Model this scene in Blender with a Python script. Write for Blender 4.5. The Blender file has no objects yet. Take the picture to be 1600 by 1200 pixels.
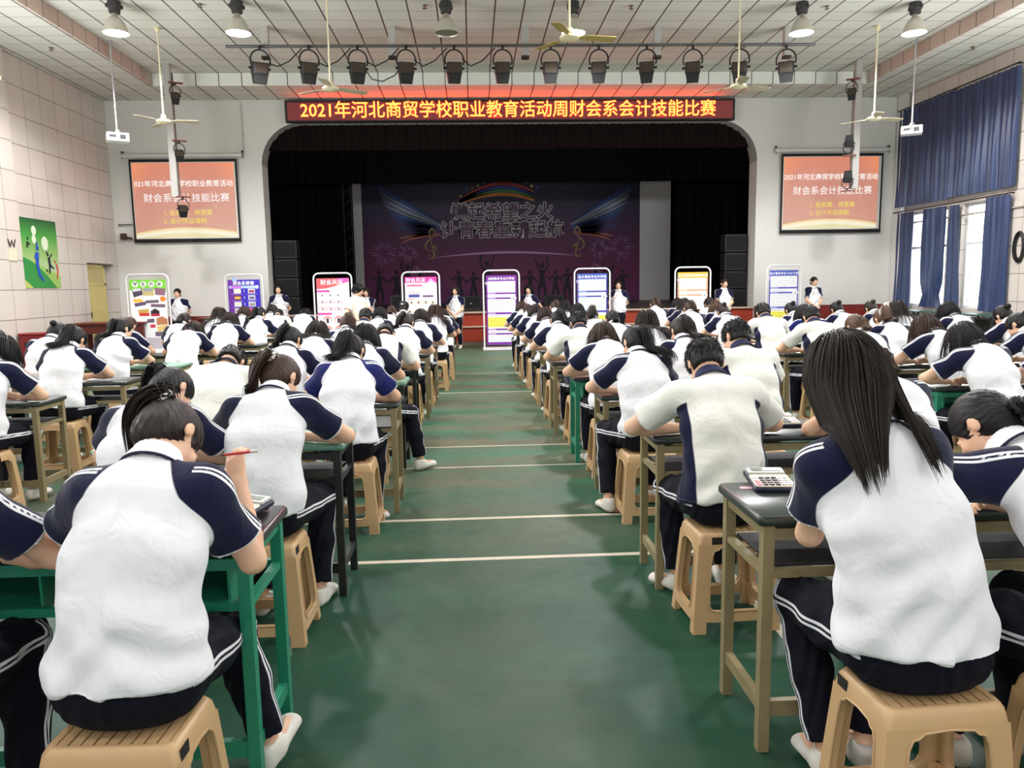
import bpy, bmesh, math, random
import numpy as np
from mathutils import Vector, Matrix

# ================================================================ camera, world, daylight, exposure
SC = bpy.context.scene
_r, _d, _f = None, None, None
def _cam():
    yaw, pitch, roll = math.radians(2.860), math.radians(7.436), math.radians(.95)
    fwd = Vector((math.sin(yaw) * math.cos(pitch), math.cos(yaw) * math.cos(pitch), -math.sin(pitch)))
    rt = Vector((math.cos(yaw), -math.sin(yaw), 0)); dn = fwd.cross(rt)
    r2 = rt * math.cos(roll) + dn * math.sin(roll); d2 = dn * math.cos(roll) - rt * math.sin(roll)
    M = Matrix((( r2.x, -d2.x, -fwd.x, 0), (r2.y, -d2.y, -fwd.y, 0), (r2.z, -d2.z, -fwd.z, 1.57), (0, 0, 0, 1)))
    cam = bpy.data.cameras.new('camera'); cam.sensor_width = 36; cam.sensor_fit = 'HORIZONTAL'; cam.lens = 36 * 1180 / 1600
    cam.clip_start = .05; cam.clip_end = 200
    o = bpy.data.objects.new('camera', cam); SC.collection.objects.link(o); o.matrix_world = M
    SC.camera = o
_cam()
W = bpy.data.worlds.new('sky'); SC.world = W; W.use_nodes = True
W.node_tree.nodes['Background'].inputs[0].default_value = (.93, .96, 1, 1)
W.node_tree.nodes['Background'].inputs[1].default_value = 2.4
def daylight_fill(name, loc, rot, sx, sy, e, col=(.95, .98, 1)):
    l = bpy.data.lights.new(name, 'AREA'); l.shape = 'RECTANGLE'; l.size = sx; l.size_y = sy; l.energy = e; l.color = col
    o = bpy.data.objects.new(name, l); o.location = loc; o.rotation_euler = rot; SC.collection.objects.link(o)
    return o
R90 = math.pi / 2
TILT = math.radians(52)                                   # panels tipped upwards so that they brighten the ceiling
for yy, DAY_FILL in ((-3.5, 50), (1.5, 110), (6.5, 360), (11.5, 420)):          # daylight panels added out of view, standing in for unseen side windows
    daylight_fill('daylight_fill_west', (-9.05, yy, 3.3), (0, -R90 - TILT, 0), 4.2, 3.0, DAY_FILL)
    daylight_fill('daylight_fill_east', (11.42, yy, 3.3), (0, R90 + TILT, 0), 4.2, 3.0, DAY_FILL)
for k, xx in enumerate((-5, 1, 7)):                       # and more panels added behind the camera, to light the backs
    daylight_fill('daylight_fill_south', (xx, -6.85, 3.3), (R90 + TILT * .5, 0, 0), 4.0, 4.0, 110)
LAMP_W = {14.42: 58, 9.6: 42, 4.8: 26, 0: 15, -4.8: 12}             # power chosen row by row, raised towards the stage to brighten it
SC.view_settings.view_transform = 'Standard'; SC.view_settings.look = 'None'
SC.view_settings.exposure = 0.52; SC.view_settings.gamma = 1.0; SC.view_settings.use_curve_mapping = False
SC.render.film_transparent = False
SC.cycles.max_bounces = 6; SC.cycles.diffuse_bounces = 4; SC.cycles.glossy_bounces = 3; SC.cycles.transmission_bounces = 4
SC.cycles.use_denoising = True
SC.cycles.sample_clamp_indirect = 6.0
# ---------------------------------------------------------------- helpers
C = bpy.context.scene.collection
rnd = random.Random(7)
PI = math.pi

def link(o, parent=None):
    C.objects.link(o)
    if parent is not None:
        o.parent = parent
    return o

def tag(o, label, cat, group=None, kind=None):
    if label: o['label'] = label
    if cat: o['category'] = cat
    if group: o['group'] = group
    if kind: o['kind'] = kind
    return o

def empty(name, loc=(0, 0, 0), rz=0.0, label=None, cat=None, group=None):
    o = bpy.data.objects.new(name, None)
    o.empty_display_size = .05
    o.location = loc
    o.rotation_euler = (0, 0, rz)
    link(o)
    return tag(o, label, cat, group)

class MB:
    """collects shapes for one mesh object"""
    def __init__(s):
        s.v = []; s.f = []; s.m = []; s.slots = []
    def slot(s, m):
        if m not in s.slots: s.slots.append(m)
        return s.slots.index(m)
    def add(s, vs, fs, m=None):
        k = len(s.v); i = s.slot(m) if m is not None else 0
        s.v += [tuple(p) for p in vs]
        s.f += [tuple(k + q for q in f) for f in fs]
        s.m += [i] * len(fs)
        return s
    def box(s, c, d, m=None, rz=0.0, M=None):
        x, y, z = d[0] / 2, d[1] / 2, d[2] / 2
        vs = [Vector((a * x, b * y, e * z)) for e in (-1, 1) for b in (-1, 1) for a in (-1, 1)]
        R = M if M is not None else Matrix.Rotation(rz, 3, 'Z')
        vs = [R @ p + Vector(c) for p in vs]
        return s.add(vs, [(0, 2, 3, 1), (4, 5, 7, 6), (0, 1, 5, 4), (2, 6, 7, 3), (0, 4, 6, 2), (1, 3, 7, 5)], m)
    def bbox(s, lo, hi, m=None):
        return s.box([(a + b) / 2 for a, b in zip(lo, hi)], [abs(b - a) for a, b in zip(lo, hi)], m)
    def rbox(s, c, d, r, m=None, seg=3, axis=2, R=None):
        """box with rounded vertical edges and a small top and bottom chamfer"""
        ax = [0, 1, 2]; ax.remove(axis)
        hx, hy, hz = d[ax[0]] / 2, d[ax[1]] / 2, d[axis] / 2
        ch = min(r * .35, hz * .5)
        pts = []
        for cx, cy, a0 in ((hx - r, hy - r, 0), (-hx + r, hy - r, 90), (-hx + r, -hy + r, 180), (hx - r, -hy + r, 270)):
            for k in range(seg + 1):
                a = math.radians(a0 + 90 * k / seg); pts.append((cx, cy, math.cos(a), math.sin(a)))
        n = len(pts); vs = []
        for zz, rr in ((-hz, r - ch), (-hz + ch, r), (hz - ch, r), (hz, r - ch)):
            for cx, cy, ca, sa in pts:
                p = [0, 0, 0]; p[ax[0]] = cx + ca * rr; p[ax[1]] = cy + sa * rr; p[axis] = zz
                p = Vector(p)
                if R is not None: p = R @ p
                vs.append(p + Vector(c))
        fs = [tuple(range(n))[::-1], tuple(range(3 * n, 4 * n))]
        for l in range(3):
            for k in range(n):
                q = (k + 1) % n
                fs.append((l * n + k, l * n + q, (l + 1) * n + q, (l + 1) * n + k))
        if axis == 1: fs = [f[::-1] for f in fs]
        return s.add(vs, fs, m)
    def tube(s, pts, r, m=None, n=8, cap=True):
        pts = [Vector(p) for p in pts]
        rs = r if isinstance(r, (list, tuple)) else [r] * len(pts)
        vs = []; fs = []; up = None
        for i, p in enumerate(pts):
            t = (pts[min(i + 1, len(pts) - 1)] - pts[max(i - 1, 0)]).normalized()
            if up is None:
                up = t.orthogonal().normalized()
            up = (up - t * up.dot(t)); up = up.normalized() if up.length > 1e-6 else t.orthogonal().normalized()
            w = t.cross(up)
            for k in range(n):
                a = 2 * PI * k / n
                vs.append(p + (up * math.cos(a) + w * math.sin(a)) * rs[i])
        for i in range(len(pts) - 1):
            for k in range(n):
                q = (k + 1) % n
                fs.append((i * n + k, i * n + q, (i + 1) * n + q, (i + 1) * n + k))
        if cap:
            fs.append(tuple(range(n))[::-1]); fs.append(tuple(range((len(pts) - 1) * n, len(pts) * n)))
        return s.add(vs, fs, m)
    def bar(s, a, b, w, h=None, m=None):
        """rectangular bar from a to b, w across, h vertical"""
        a, b = Vector(a), Vector(b); h = h or w
        t = (b - a).normalized()
        side = t.cross(Vector((0, 0, 1)))
        side = side.normalized() if side.length > 1e-4 else Vector((1, 0, 0))
        up = side.cross(t).normalized()
        vs = [p + side * (sx * w / 2) + up * (sy * h / 2) for p in (a, b) for sx, sy in ((-1, -1), (1, -1), (1, 1), (-1, 1))]
        return s.add(vs, [(0, 1, 2, 3), (7, 6, 5, 4), (0, 4, 5, 1), (1, 5, 6, 2), (2, 6, 7, 3), (3, 7, 4, 0)], m)
    def lathe(s, prof, c=(0, 0, 0), m=None, n=20, R=None, closed=False):
        vs = []; fs = []
        for r, z in prof:
            for k in range(n):
                a = 2 * PI * k / n; p = Vector((r * math.cos(a), r * math.sin(a), z))
                if R is not None: p = R @ p
                vs.append(p + Vector(c))
        for i in range(len(prof) - 1):
            for k in range(n):
                q = (k + 1) % n
                fs.append((i * n + k, i * n + q, (i + 1) * n + q, (i + 1) * n + k))
        if closed:
            fs.append(tuple(range(n))[::-1]); fs.append(tuple(range((len(prof) - 1) * n, len(prof) * n)))
        return s.add(vs, fs, m)
    def prism(s, poly, y0, y1, m=None, back=True):
        """outline in (x,z), extruded along y"""
        n = len(poly)
        vs = [(p[0], y0, p[1]) for p in poly] + [(p[0], y1, p[1]) for p in poly]
        fs = [tuple(range(n))] + ([tuple(range(n, 2 * n))[::-1]] if back else [])
        fs += [(k, n + k, n + (k + 1) % n, (k + 1) % n) for k in range(n)]
        return s.add(vs, fs, m)
    def build(s, name, mat=None, parent=None, smooth=False, loc=None):
        me = bpy.data.meshes.new(name)
        me.from_pydata(s.v, [], s.f)
        for m in (s.slots if s.slots else [mat]):
            me.materials.append(m if m is not None else mat)
        if len(s.slots) > 1: me.polygons.foreach_set('material_index', s.m)
        if smooth:
            me.polygons.foreach_set('use_smooth', [True] * len(me.polygons))
            try: me.set_sharp_from_angle(angle=math.radians(smooth if smooth is not True else 40))
            except Exception: pass
        me.update()
        o = bpy.data.objects.new(name, me)
        if loc is not None: o.location = loc
        return link(o, parent)

def kids(o): return list(o.children)
def copy_tree(o, parent=None):
    c = o.copy(); C.objects.link(c)
    if parent is not None: c.parent = parent
    for ch in kids(o): copy_tree(ch, c)
    return c

# ---------------------------------------------------------------- materials
def nmat(name):
    m = bpy.data.materials.new(name); m.use_nodes = True
    nt = m.node_tree; b = nt.nodes['Principled BSDF']
    return m, nt, b
def lin(c):
    return tuple((x / 255 / 12.92 if x / 255 <= .04045 else ((x / 255 + .055) / 1.055) ** 2.4) for x in c) + (1,)
def mat(name, rgb, rough=.5, metal=0.0, spec=.5, bump=0, bscale=200, var=0, vscale=6, emit=None, estr=0):
    m, nt, b = nmat(name)
    b.inputs['Base Color'].default_value = lin(rgb)
    b.inputs['Roughness'].default_value = rough; b.inputs['Metallic'].default_value = metal
    b.inputs['Specular IOR Level'].default_value = spec
    if emit:
        b.inputs['Emission Color'].default_value = lin(emit); b.inputs['Emission Strength'].default_value = estr
    if bump or var:
        tc = nt.nodes.new('ShaderNodeTexCoord')
    if bump:
        n = nt.nodes.new('ShaderNodeTexNoise'); n.inputs['Scale'].default_value = bscale; n.inputs['Detail'].default_value = 3
        bp = nt.nodes.new('ShaderNodeBump'); bp.inputs['Strength'].default_value = bump; bp.inputs['Distance'].default_value = .01
        nt.links.new(tc.outputs['Object'], n.inputs['Vector']); nt.links.new(n.outputs['Fac'], bp.inputs['Height']); nt.links.new(bp.outputs['Normal'], b.inputs['Normal'])
    if var:
        n = nt.nodes.new('ShaderNodeTexNoise'); n.inputs['Scale'].default_value = vscale; n.inputs['Detail'].default_value = 5
        hs = nt.nodes.new('ShaderNodeMix'); hs.data_type = 'RGBA'
        c = lin(rgb); hs.inputs['A'].default_value = tuple(x * (1 - var) for x in c[:3]) + (1,)
        hs.inputs['B'].default_value = tuple(min(1, x * (1 + var)) for x in c[:3]) + (1,)
        nt.links.new(tc.outputs['Object'], n.inputs['Vector']); nt.links.new(n.outputs['Fac'], hs.inputs['Factor']); nt.links.new(hs.outputs['Result'], b.inputs['Base Color'])
    return m

class NT:
    """tiny node expression helper"""
    def __init__(s, nt): s.nt = nt
    def n(s, t, **kw):
        x = s.nt.nodes.new(t)
        for k, v in kw.items(): setattr(x, k, v)
        return x
    def put(s, sock, v):
        if hasattr(v, 'is_linked') or isinstance(v, bpy.types.NodeSocket): s.nt.links.new(v, sock)
        else: sock.default_value = v
    def math(s, op, a, b=0.0, c=None, clamp=False):
        x = s.n('ShaderNodeMath', operation=op); x.use_clamp = clamp
        s.put(x.inputs[0], a); s.put(x.inputs[1], b)
        if c is not None: s.put(x.inputs[2], c)
        return x.outputs[0]
    def mix(s, f, a, b):
        x = s.n('ShaderNodeMix', data_type='RGBA')
        s.put(x.inputs['Factor'], f); s.put(x.inputs['A'], a); s.put(x.inputs['B'], b)
        return x.outputs['Result']
    def attr(s, name):
        x = s.n('ShaderNodeAttribute'); x.attribute_name = name
        return x.outputs['Fac']
    def step(s, v, e, w=.0015):
        x = s.n('ShaderNodeMapRange'); x.clamp = True
        s.put(x.inputs['Value'], v); x.inputs['From Min'].default_value = e - w; x.inputs['From Max'].default_value = e + w
        return x.outputs['Result']
    def band(s, v, a, b, w=.001):
        return s.math('MULTIPLY', s.step(v, a, w), s.math('SUBTRACT', 1.0, s.step(v, b, w)))
    def noise(s, vec, scale, detail=3, rough=.5, dist=0):
        x = s.n('ShaderNodeTexNoise'); x.inputs['Scale'].default_value = scale; x.inputs['Detail'].default_value = detail
        x.inputs['Roughness'].default_value = rough; x.inputs['Distortion'].default_value = dist
        if vec is not None: s.put(x.inputs['Vector'], vec)
        return x.outputs['Fac']
    def bump(s, h, strength, dist=.01, normal=None):
        x = s.n('ShaderNodeBump'); x.inputs['Strength'].default_value = strength; x.inputs['Distance'].default_value = dist
        s.put(x.inputs['Height'], h)
        if normal is not None: s.put(x.inputs['Normal'], normal)
        return x.outputs['Normal']
    def ramp(s, f, stops):
        x = s.n('ShaderNodeValToRGB'); cr = x.color_ramp
        while len(cr.elements) < len(stops): cr.elements.new(.5)
        for e, (p, c) in zip(cr.elements, stops): e.position = p; e.color = c
        s.put(x.inputs[0], f); return x.outputs[0]
# ---------------------------------------------------------------- people: body and clothes as smooth blended solids
def nv(a): return np.asarray(a, float)
def unit(a):
    a = nv(a); return a / (np.linalg.norm(a) + 1e-12)
def smin(a, b, k):
    if k <= 0: return np.minimum(a, b)
    h = np.clip(.5 + .5 * (b - a) / k, 0, 1)
    return b + (a - b) * h - k * h * (1 - h)

class Field:
    def __init__(s): s.p = []
    def copy(s):
        f = Field(); f.p = list(s.p); return f
    def _a(s, f, lo, hi, k, op): s.p.append((f, nv(lo), nv(hi), k, op)); return s
    def cone(s, a, b, ra, rb, k=.02, op='u'):
        a, b = nv(a), nv(b); ab = b - a; L2 = float(ab @ ab) + 1e-12
        def f(P):
            q = P - a; t = np.clip(q @ ab / L2, 0, 1)
            return np.sqrt(((q - t[..., None] * ab) ** 2).sum(-1)) - (ra + (rb - ra) * t)
        return s._a(f, np.minimum(a - ra, b - rb), np.maximum(a + ra, b + rb), k, op)
    def capcone(s, a, b, ra, rb, c, n, k=.02, op='u'):
        a, b, c, n = nv(a), nv(b), nv(c), nv(n); ab = b - a; L2 = float(ab @ ab) + 1e-12
        def f(P):
            q = P - a; t = np.clip(q @ ab / L2, 0, 1)
            return np.maximum(np.sqrt(((q - t[..., None] * ab) ** 2).sum(-1)) - (ra + (rb - ra) * t), (P - c) @ n)
        return s._a(f, np.minimum(a - ra, b - rb), np.maximum(a + ra, b + rb), k, op)
    def chain(s, pts, rs, k=.02, op='u'):
        for i in range(len(pts) - 1): s.cone(pts[i], pts[i + 1], rs[i], rs[i + 1], k, op)
        return s
    def ell(s, c, r, R=None, k=.02, op='u'):
        c, r = nv(c), nv(r); R = np.eye(3) if R is None else nv(R)   # rows of R are the local axes
        m = r.min()
        def f(P):
            q = (P - c) @ R.T / r
            n = np.sqrt((q ** 2).sum(-1)) + 1e-9
            g = np.sqrt(((q / r) ** 2).sum(-1)) + 1e-9
            return n * (n - 1) / g
        e = np.sqrt(((R * r[:, None]) ** 2).sum(0))
        return s._a(f, c - e, c + e, k, op)
    def econe(s, a, b, u, ra, rb, k=.02, op='u'):
        """segment with an elliptic section, ra/rb = (across, deep)"""
        a, b = nv(a), nv(b); ab = b - a; L = np.linalg.norm(ab); t_ = ab / L
        u = nv(u) - t_ * (nv(u) @ t_); u = unit(u); v = np.cross(t_, u)
        ra, rb = nv(ra), nv(rb)
        def f(P):
            q = P - a; w = q @ t_; t = np.clip(w / L, 0, 1)
            ru = ra[0] + (rb[0] - ra[0]) * t; rv = ra[1] + (rb[1] - ra[1]) * t
            x = (q @ u); y = (q @ v); z = w - t * L; m = np.minimum(ru, rv)
            n = np.sqrt((x / ru) ** 2 + (y / rv) ** 2 + (z / m) ** 2) + 1e-9
            g = np.sqrt((x / ru ** 2) ** 2 + (y / rv ** 2) ** 2 + (z / m ** 2) ** 2) + 1e-9
            return n * (n - 1) / g
        r = max(ra.max(), rb.max())
        return s._a(f, np.minimum(a, b) - r, np.maximum(a, b) + r, k, op)
    def cut(s, fn):
        """keep only where fn(P) < 0"""
        return s._a(fn, None if False else (-9, -9, -9), (9, 9, 9), 0, 'i')
    def plane(s, p, n):
        p, n = nv(p), unit(n)
        return s.cut(lambda P: (P - p) @ n)
    def at(s, P):
        d = np.full(P.shape[:-1], 1.0)
        for f, lo, hi, k, op in s.p:
            if op == 'u': d = smin(d, f(P), k)
            elif op == 's': d = -smin(-d, f(P), k)
            else: d = np.maximum(d, f(P))
        return d
    def grid(s, h):
        lo = np.min([p[1] for p in s.p if p[4] == 'u'], 0) - 3 * h
        hi = np.max([p[2] for p in s.p if p[4] == 'u'], 0) + 3 * h
        n = np.ceil((hi - lo) / h).astype(int) + 1
        d = np.full(n, 1.0, np.float32)
        ax = [lo[i] + h * np.arange(n[i]) for i in range(3)]
        for f, a, b, k, op in s.p:
            e = k + 3 * h
            i0 = np.maximum(np.floor((a - e - lo) / h).astype(int), 0); i1 = np.minimum(np.ceil((b + e - lo) / h).astype(int) + 1, n)
            if (i1 <= i0).any(): continue
            sl = tuple(slice(i0[i], i1[i]) for i in range(3))
            P = np.stack(np.meshgrid(*[ax[i][sl[i]] for i in range(3)], indexing='ij'), -1)
            v = f(P)
            if op == 'u': d[sl] = smin(d[sl], v, k)
            elif op == 's': d[sl] = -smin(-d[sl], v, k)
            else: d[sl] = np.maximum(d[sl], v)
        return d, lo
    def mesh(s, h):
        d, lo = s.grid(h)
        return surfnet(d, lo, h)
    def grad(s, P, e=.004):
        g = np.stack([s.at(P + nv(o) * e) - s.at(P - nv(o) * e) for o in ((1, 0, 0), (0, 1, 0), (0, 0, 1))], -1)
        return g / (np.linalg.norm(g, axis=-1, keepdims=True) + 1e-9)

def surfnet(d, lo, h):
    s = d < 0
    n = np.array(d.shape)
    c = np.zeros(n - 1, np.int8)
    for i in (0, 1):
        for j in (0, 1):
            for k in (0, 1):
                c += s[i:n[0] - 1 + i, j:n[1] - 1 + j, k:n[2] - 1 + k]
    act = (c > 0) & (c < 8)
    idx = np.argwhere(act)
    ids = np.full(n - 1, -1, np.int64); ids[act] = np.arange(len(idx))
    pos = np.zeros((len(idx), 3)); cnt = np.zeros(len(idx))
    I = idx
    for axis in range(3):
        o = [a for a in range(3) if a != axis]
        for a in (0, 1):
            for b in (0, 1):
                p0 = I.copy(); p0[:, o[0]] += a; p0[:, o[1]] += b
                p1 = p0.copy(); p1[:, axis] += 1
                v0 = d[p0[:, 0], p0[:, 1], p0[:, 2]]; v1 = d[p1[:, 0], p1[:, 1], p1[:, 2]]
                m = (v0 < 0) != (v1 < 0)
                t = np.where(m, v0 / np.where(m, v0 - v1, 1), 0)
                q = p0.astype(float); q[:, axis] += t
                pos += np.where(m[:, None], q, 0); cnt += m
    pos = pos / cnt[:, None] * h + lo
    F = []
    for axis in range(3):
        o = [(axis + 1) % 3, (axis + 2) % 3]
        sl0 = [slice(None)] * 3; sl1 = [slice(None)] * 3
        sl0[axis] = slice(0, n[axis] - 1); sl1[axis] = slice(1, n[axis])
        e = s[tuple(sl0)] != s[tuple(sl1)]
        for a in o:
            ss = [slice(None)] * 3
        E = np.argwhere(e)
        E = E[(E[:, o[0]] > 0) & (E[:, o[1]] > 0) & (E[:, o[0]] < n[o[0]] - 1) & (E[:, o[1]] < n[o[1]] - 1)]
        ins = s[E[:, 0], E[:, 1], E[:, 2]]
        q = []
        for da, db in ((-1, -1), (0, -1), (0, 0), (-1, 0)):
            g = E.copy(); g[:, o[0]] += da; g[:, o[1]] += db
            q.append(ids[g[:, 0], g[:, 1], g[:, 2]])
        q = np.stack(q, 1)
        q = np.where(ins[:, None], q, q[:, ::-1])
        F.append(q)
    return pos, np.concatenate(F)

def np_mesh(name, V, F, attrs=None, mats=(), smooth=True):
    me = bpy.data.meshes.new(name)
    V = np.asarray(V, np.float32); F = np.asarray(F, np.int32); k = F.shape[1]
    me.vertices.add(len(V)); me.vertices.foreach_set('co', V.ravel())
    me.loops.add(F.size); me.loops.foreach_set('vertex_index', F.ravel())
    me.polygons.add(len(F)); me.polygons.foreach_set('loop_start', np.arange(0, F.size, k, dtype=np.int32))
    me.update(calc_edges=True)
    me.polygons.foreach_set('use_smooth', np.full(len(F), smooth))
    for n_, a in (attrs or {}).items():
        at = me.attributes.new(n_, 'FLOAT', 'POINT'); at.data.foreach_set('value', np.asarray(a, np.float32))
    for m in mats: me.materials.append(m)
    me.validate(); me.update()
    return me

def vnormals(V, F):
    n = np.zeros_like(V)
    a, b, c = V[F[:, 0]], V[F[:, 1]], V[F[:, 2]]
    fn = np.cross(b - a, V[F[:, 3]] - b) if F.shape[1] == 4 else np.cross(b - a, c - a)
    fn = np.cross(c - a, V[F[:, 3]] - b)
    for k in range(4): np.add.at(n, F[:, k], fn)
    return n / (np.linalg.norm(n, axis=1, keepdims=True) + 1e-12)

def tubes(paths, rad, sides=5, flat=1.0):
    """paths (N,M,3), rad (N,M) -> verts, quads"""
    N, M, _ = paths.shape
    t = np.gradient(paths, axis=1); t /= np.linalg.norm(t, axis=2, keepdims=True) + 1e-9
    ref = np.zeros_like(t); ref[..., 0] = 1; ref[..., 1] = .31
    u = np.cross(t, ref); u /= np.linalg.norm(u, axis=2, keepdims=True) + 1e-9
    w = np.cross(t, u)
    A = 2 * np.pi * np.arange(sides) / sides
    ring = paths[:, :, None] + rad[:, :, None, None] * (u[:, :, None] * np.cos(A)[None, None, :, None] + w[:, :, None] * flat * np.sin(A)[None, None, :, None])
    V = ring.reshape(-1, 3)
    i = np.arange(N)[:, None, None] * M * sides + np.arange(M - 1)[None, :, None] * sides
    k = np.arange(sides)[None, None]; kn = (k + 1) % sides
    F = np.stack([i + k, i + kn, i + sides + kn, i + sides + k], -1).reshape(-1, 4)
    return V, F

def ik(S, W, l1, l2, pole):
    S, W = nv(S), nv(W); d = W - S; D = np.linalg.norm(d)
    if D > (l1 + l2) * .995:
        W = S + d / D * (l1 + l2) * .995; d = W - S; D = np.linalg.norm(d)
    a = (l1 ** 2 - l2 ** 2 + D ** 2) / (2 * D); hgt = math.sqrt(max(l1 ** 2 - a ** 2, 0)); t = d / D
    p = nv(pole) - t * (nv(pole) @ t)
    return S + t * a + unit(p) * hgt, W

def figure(name, sex='f', L=.4, side=0.0, hp=50, hy=0, hr=0, wr=(.06, .40, .80), wl=(-.10, .42, .80),
           pr=(1, .1, -.7), pl=(-1, .1, -.7), handr='write', handl='flat', knees=None, ankles=None, hair='ponytail', hlen=.32, strands=90, srad=.006,
           h=.009, hh=None, spine=None, stand=False, shirt='raglan', seed=0, sw=1.0, hairkw=None, face=False, toes=None, seatz=.463, girth=1.0, tall=0.0, neck=None):
    rg = np.random.RandomState(seed + 11)
    hh = hh or h
    X = nv((1, 0, 0))
    # ---- skeleton
    if spine is None:
        P = [(0, 0, .565), (side * .25, .0 + .03 * L, .72), (side * .55, .02 + .10 * L, .88 - .015 * L), (side * .85, .055 + .20 * L, 1.02 - .05 * L), (side, .10 + .29 * L, 1.115 - .10 * L)]
        if sex == 'm': P = [(p[0], p[1], p[2] + .03 * (i / 4)) for i, p in enumerate(P)]
    else: P = spine
    P = [nv(p) + nv((0, 0, tall * i / 4)) for i, p in enumerate(P)]
    up4 = unit(P[4] - P[3]); lat = unit(X + nv((0, 0, .0)) - up4 * up4[0])
    fwd = np.cross(up4, lat)
    shw = (.158 if sex == 'f' else .182) * sw
    sd_ = .010 if stand else .035
    SR = P[3] + up4 * sd_ + lat * shw + fwd * .01; SL = P[3] + up4 * sd_ - lat * shw + fwd * .01
    l1, l2 = (.275, .235) if sex == 'f' else (.295, .25)
    ER, WR = ik(SR, wr, l1, l2, pr); EL, WL = ik(SL, wl, l1, l2, pl)
    # head frame: rows = right, face, crown
    a, b, c_ = math.radians(hp), math.radians(hy), math.radians(hr)
    Rx = nv(Matrix.Rotation(-a, 3, 'X')); Rz = nv(Matrix.Rotation(b, 3, 'Z')); Ry = nv(Matrix.Rotation(c_, 3, 'Y'))
    Rh = (Ry @ Rx @ Rz).T
    HX, HY, HZ = Rh
    hs = 1.0 if sex == 'f' else 1.04
    nk = neck or (1.0 if stand else .80)
    hc = P[4] + up4 * .045 * nk + unit(up4 * .5 + HZ) * .095 * (nk * .5 + .5) + HY * .008
    H = lambda x, y, z: hc + hs * (HX * x + HY * y + HZ * z)
    hipz = P[0][2]
    if knees is None: knees = ((-.13, .40, .53), (.13, .40, .53))
    if ankles is None: ankles = ((-.13, .36, .09), (.13, .36, .09))
    hipL, hipR = P[0] + nv((-.085, .02, -.005)), P[0] + nv((.085, .02, -.005))
    # ---- body (one continuous skin)
    B = Field()
    r0 = .10 if sex == 'f' else .105
    bw = girth
    B.econe(P[0], P[1], X, (.145 * bw, .10), (.12 * bw, .085), .04)
    B.econe(P[1], P[2], X, (.12 * bw, .085), (.13 * bw, .085), .04)
    B.econe(P[2], P[3], X, (.13 * bw, .085), (.135 * bw, .08), .04)
    B.cone(SL, SR, .045, .045, .04)
    neck_r = .047 if sex == 'f' else .054
    B.cone(P[4] - up4 * .05, H(0, -.02, -.05), neck_r + .012, neck_r, .04)
    for S, E, W_, sgn, hm in ((SR, ER, WR, 1, handr), (SL, EL, WL, -1, handl)):
        m = 1.0 if sex == 'f' else 1.12
        B.chain([S, S + (E - S) * .5, E], [.048 * m, .043 * m, .037 * m], .02)
        B.chain([E, E + (W_ - E) * .3, W_], [.038 * m, .038 * m, .024 * m], .015)
        d = unit(W_ - E)
        hand(B, W_, d, sgn, hm, hh)
    for hp_, K, A, sgn in ((hipL, knees[0], ankles[0], -1), (hipR, knees[1], ankles[1], 1)):
        K, A = nv(K), nv(A)
        B.chain([hp_, hp_ + (K - hp_) * .5, K], [.075, .06, .047], .03)
        B.chain([K, K + (A - K) * .35, A], [.046, .046, .030], .02)
        f = unit(nv(toes[0 if sgn < 0 else 1]) if toes else (sgn * .15, 1, -.15))
        B.cone(A + nv((0, 0, -.03)), A + f * .13 + nv((0, 0, -.045)), .030, .022, .02)
    # head
    B.ell(H(0, -.008, .025), nv((.074, .092, .088)) * hs, Rh, .02)
    B.ell(H(0, .030, -.045), nv((.058, .058, .066)) * hs, Rh, .03)
    B.ell(H(0, .066, -.098), nv((.022, .018, .018)) * hs, Rh, .025)
    B.cone(H(0, .083, .012), H(0, .103, -.028), .008, .012, .012)
    B.ell(H(0, .084, -.066), nv((.022, .009, .010)) * hs, Rh, .012)
    for sx in (-1, 1):
        B.ell(H(sx * .034, .076, -.028), nv((.020, .014, .020)) * hs, Rh, .02)
        B.ell(H(sx * .031, .098, .004), nv((.018, .016, .009)) * hs, Rh, .012, 's')
        B.ell(H(sx * .031, .082, .003), nv((.015, .011, .009)) * hs, Rh, .006)
        B.ell(H(sx * .079, -.008, -.012), nv((.010, .018, .028)) * hs, Rh, .008)
        B.ell(H(sx * .090, -.002, -.010), nv((.007, .012, .018)) * hs, Rh, .006, 's')
    Vb, Fb = B.mesh(hh)
    Q = (Vb - hc) @ Rh.T / hs
    eye = np.minimum(*[np.sqrt(((Q[:, 0] - sx * .031) / 1.5) ** 2 + (Q[:, 1] - .09) ** 2 * .3 + ((Q[:, 2] - .003) * 1.25) ** 2) for sx in (-1, 1)])
    brow = np.minimum(*[np.sqrt(((Q[:, 0] - sx * .033) / 4) ** 2 + (Q[:, 1] - .09) ** 2 * .2 + (Q[:, 2] - .026) ** 2) for sx in (-1, 1)])
    lip = np.sqrt((Q[:, 0] / 2.6) ** 2 + (Q[:, 1] - .09) ** 2 * .3 + (Q[:, 2] + .066) ** 2)
    out = {'body': (Vb, Fb, {'eye': eye, 'brow': brow, 'lip': lip})}
    # ---- shirt
    g = girth
    T = Field()
    wx = 1.0 if sex == 'f' else 1.08
    hem = P[0] + nv((0, -.005, -.02))
    T.econe(hem, P[1], X, (.200 * g * wx, .148 * g), (.170 * g * wx, .120 * g), .05)
    T.econe(P[1], P[2], X, (.168 * g * wx, .120 * g), (.170 * g * wx, .112 * g), .05)
    T.econe(P[2], P[3], X, (.170 * g * wx, .112 * g), (.162 * wx, .095), .05)
    T.econe(P[3], P[4] - up4 * .025, X, (.155 * wx, .085), (.085, .06), .05)
    T.cone(SL, SR, .062, .062, .05)
    T.cone(P[4] - up4 * .05, P[4] - up4 * .012, .074, .058, .03)
    Sl = Field(); slv = []; slr = wx * (.94 if stand else 1.0)
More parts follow.
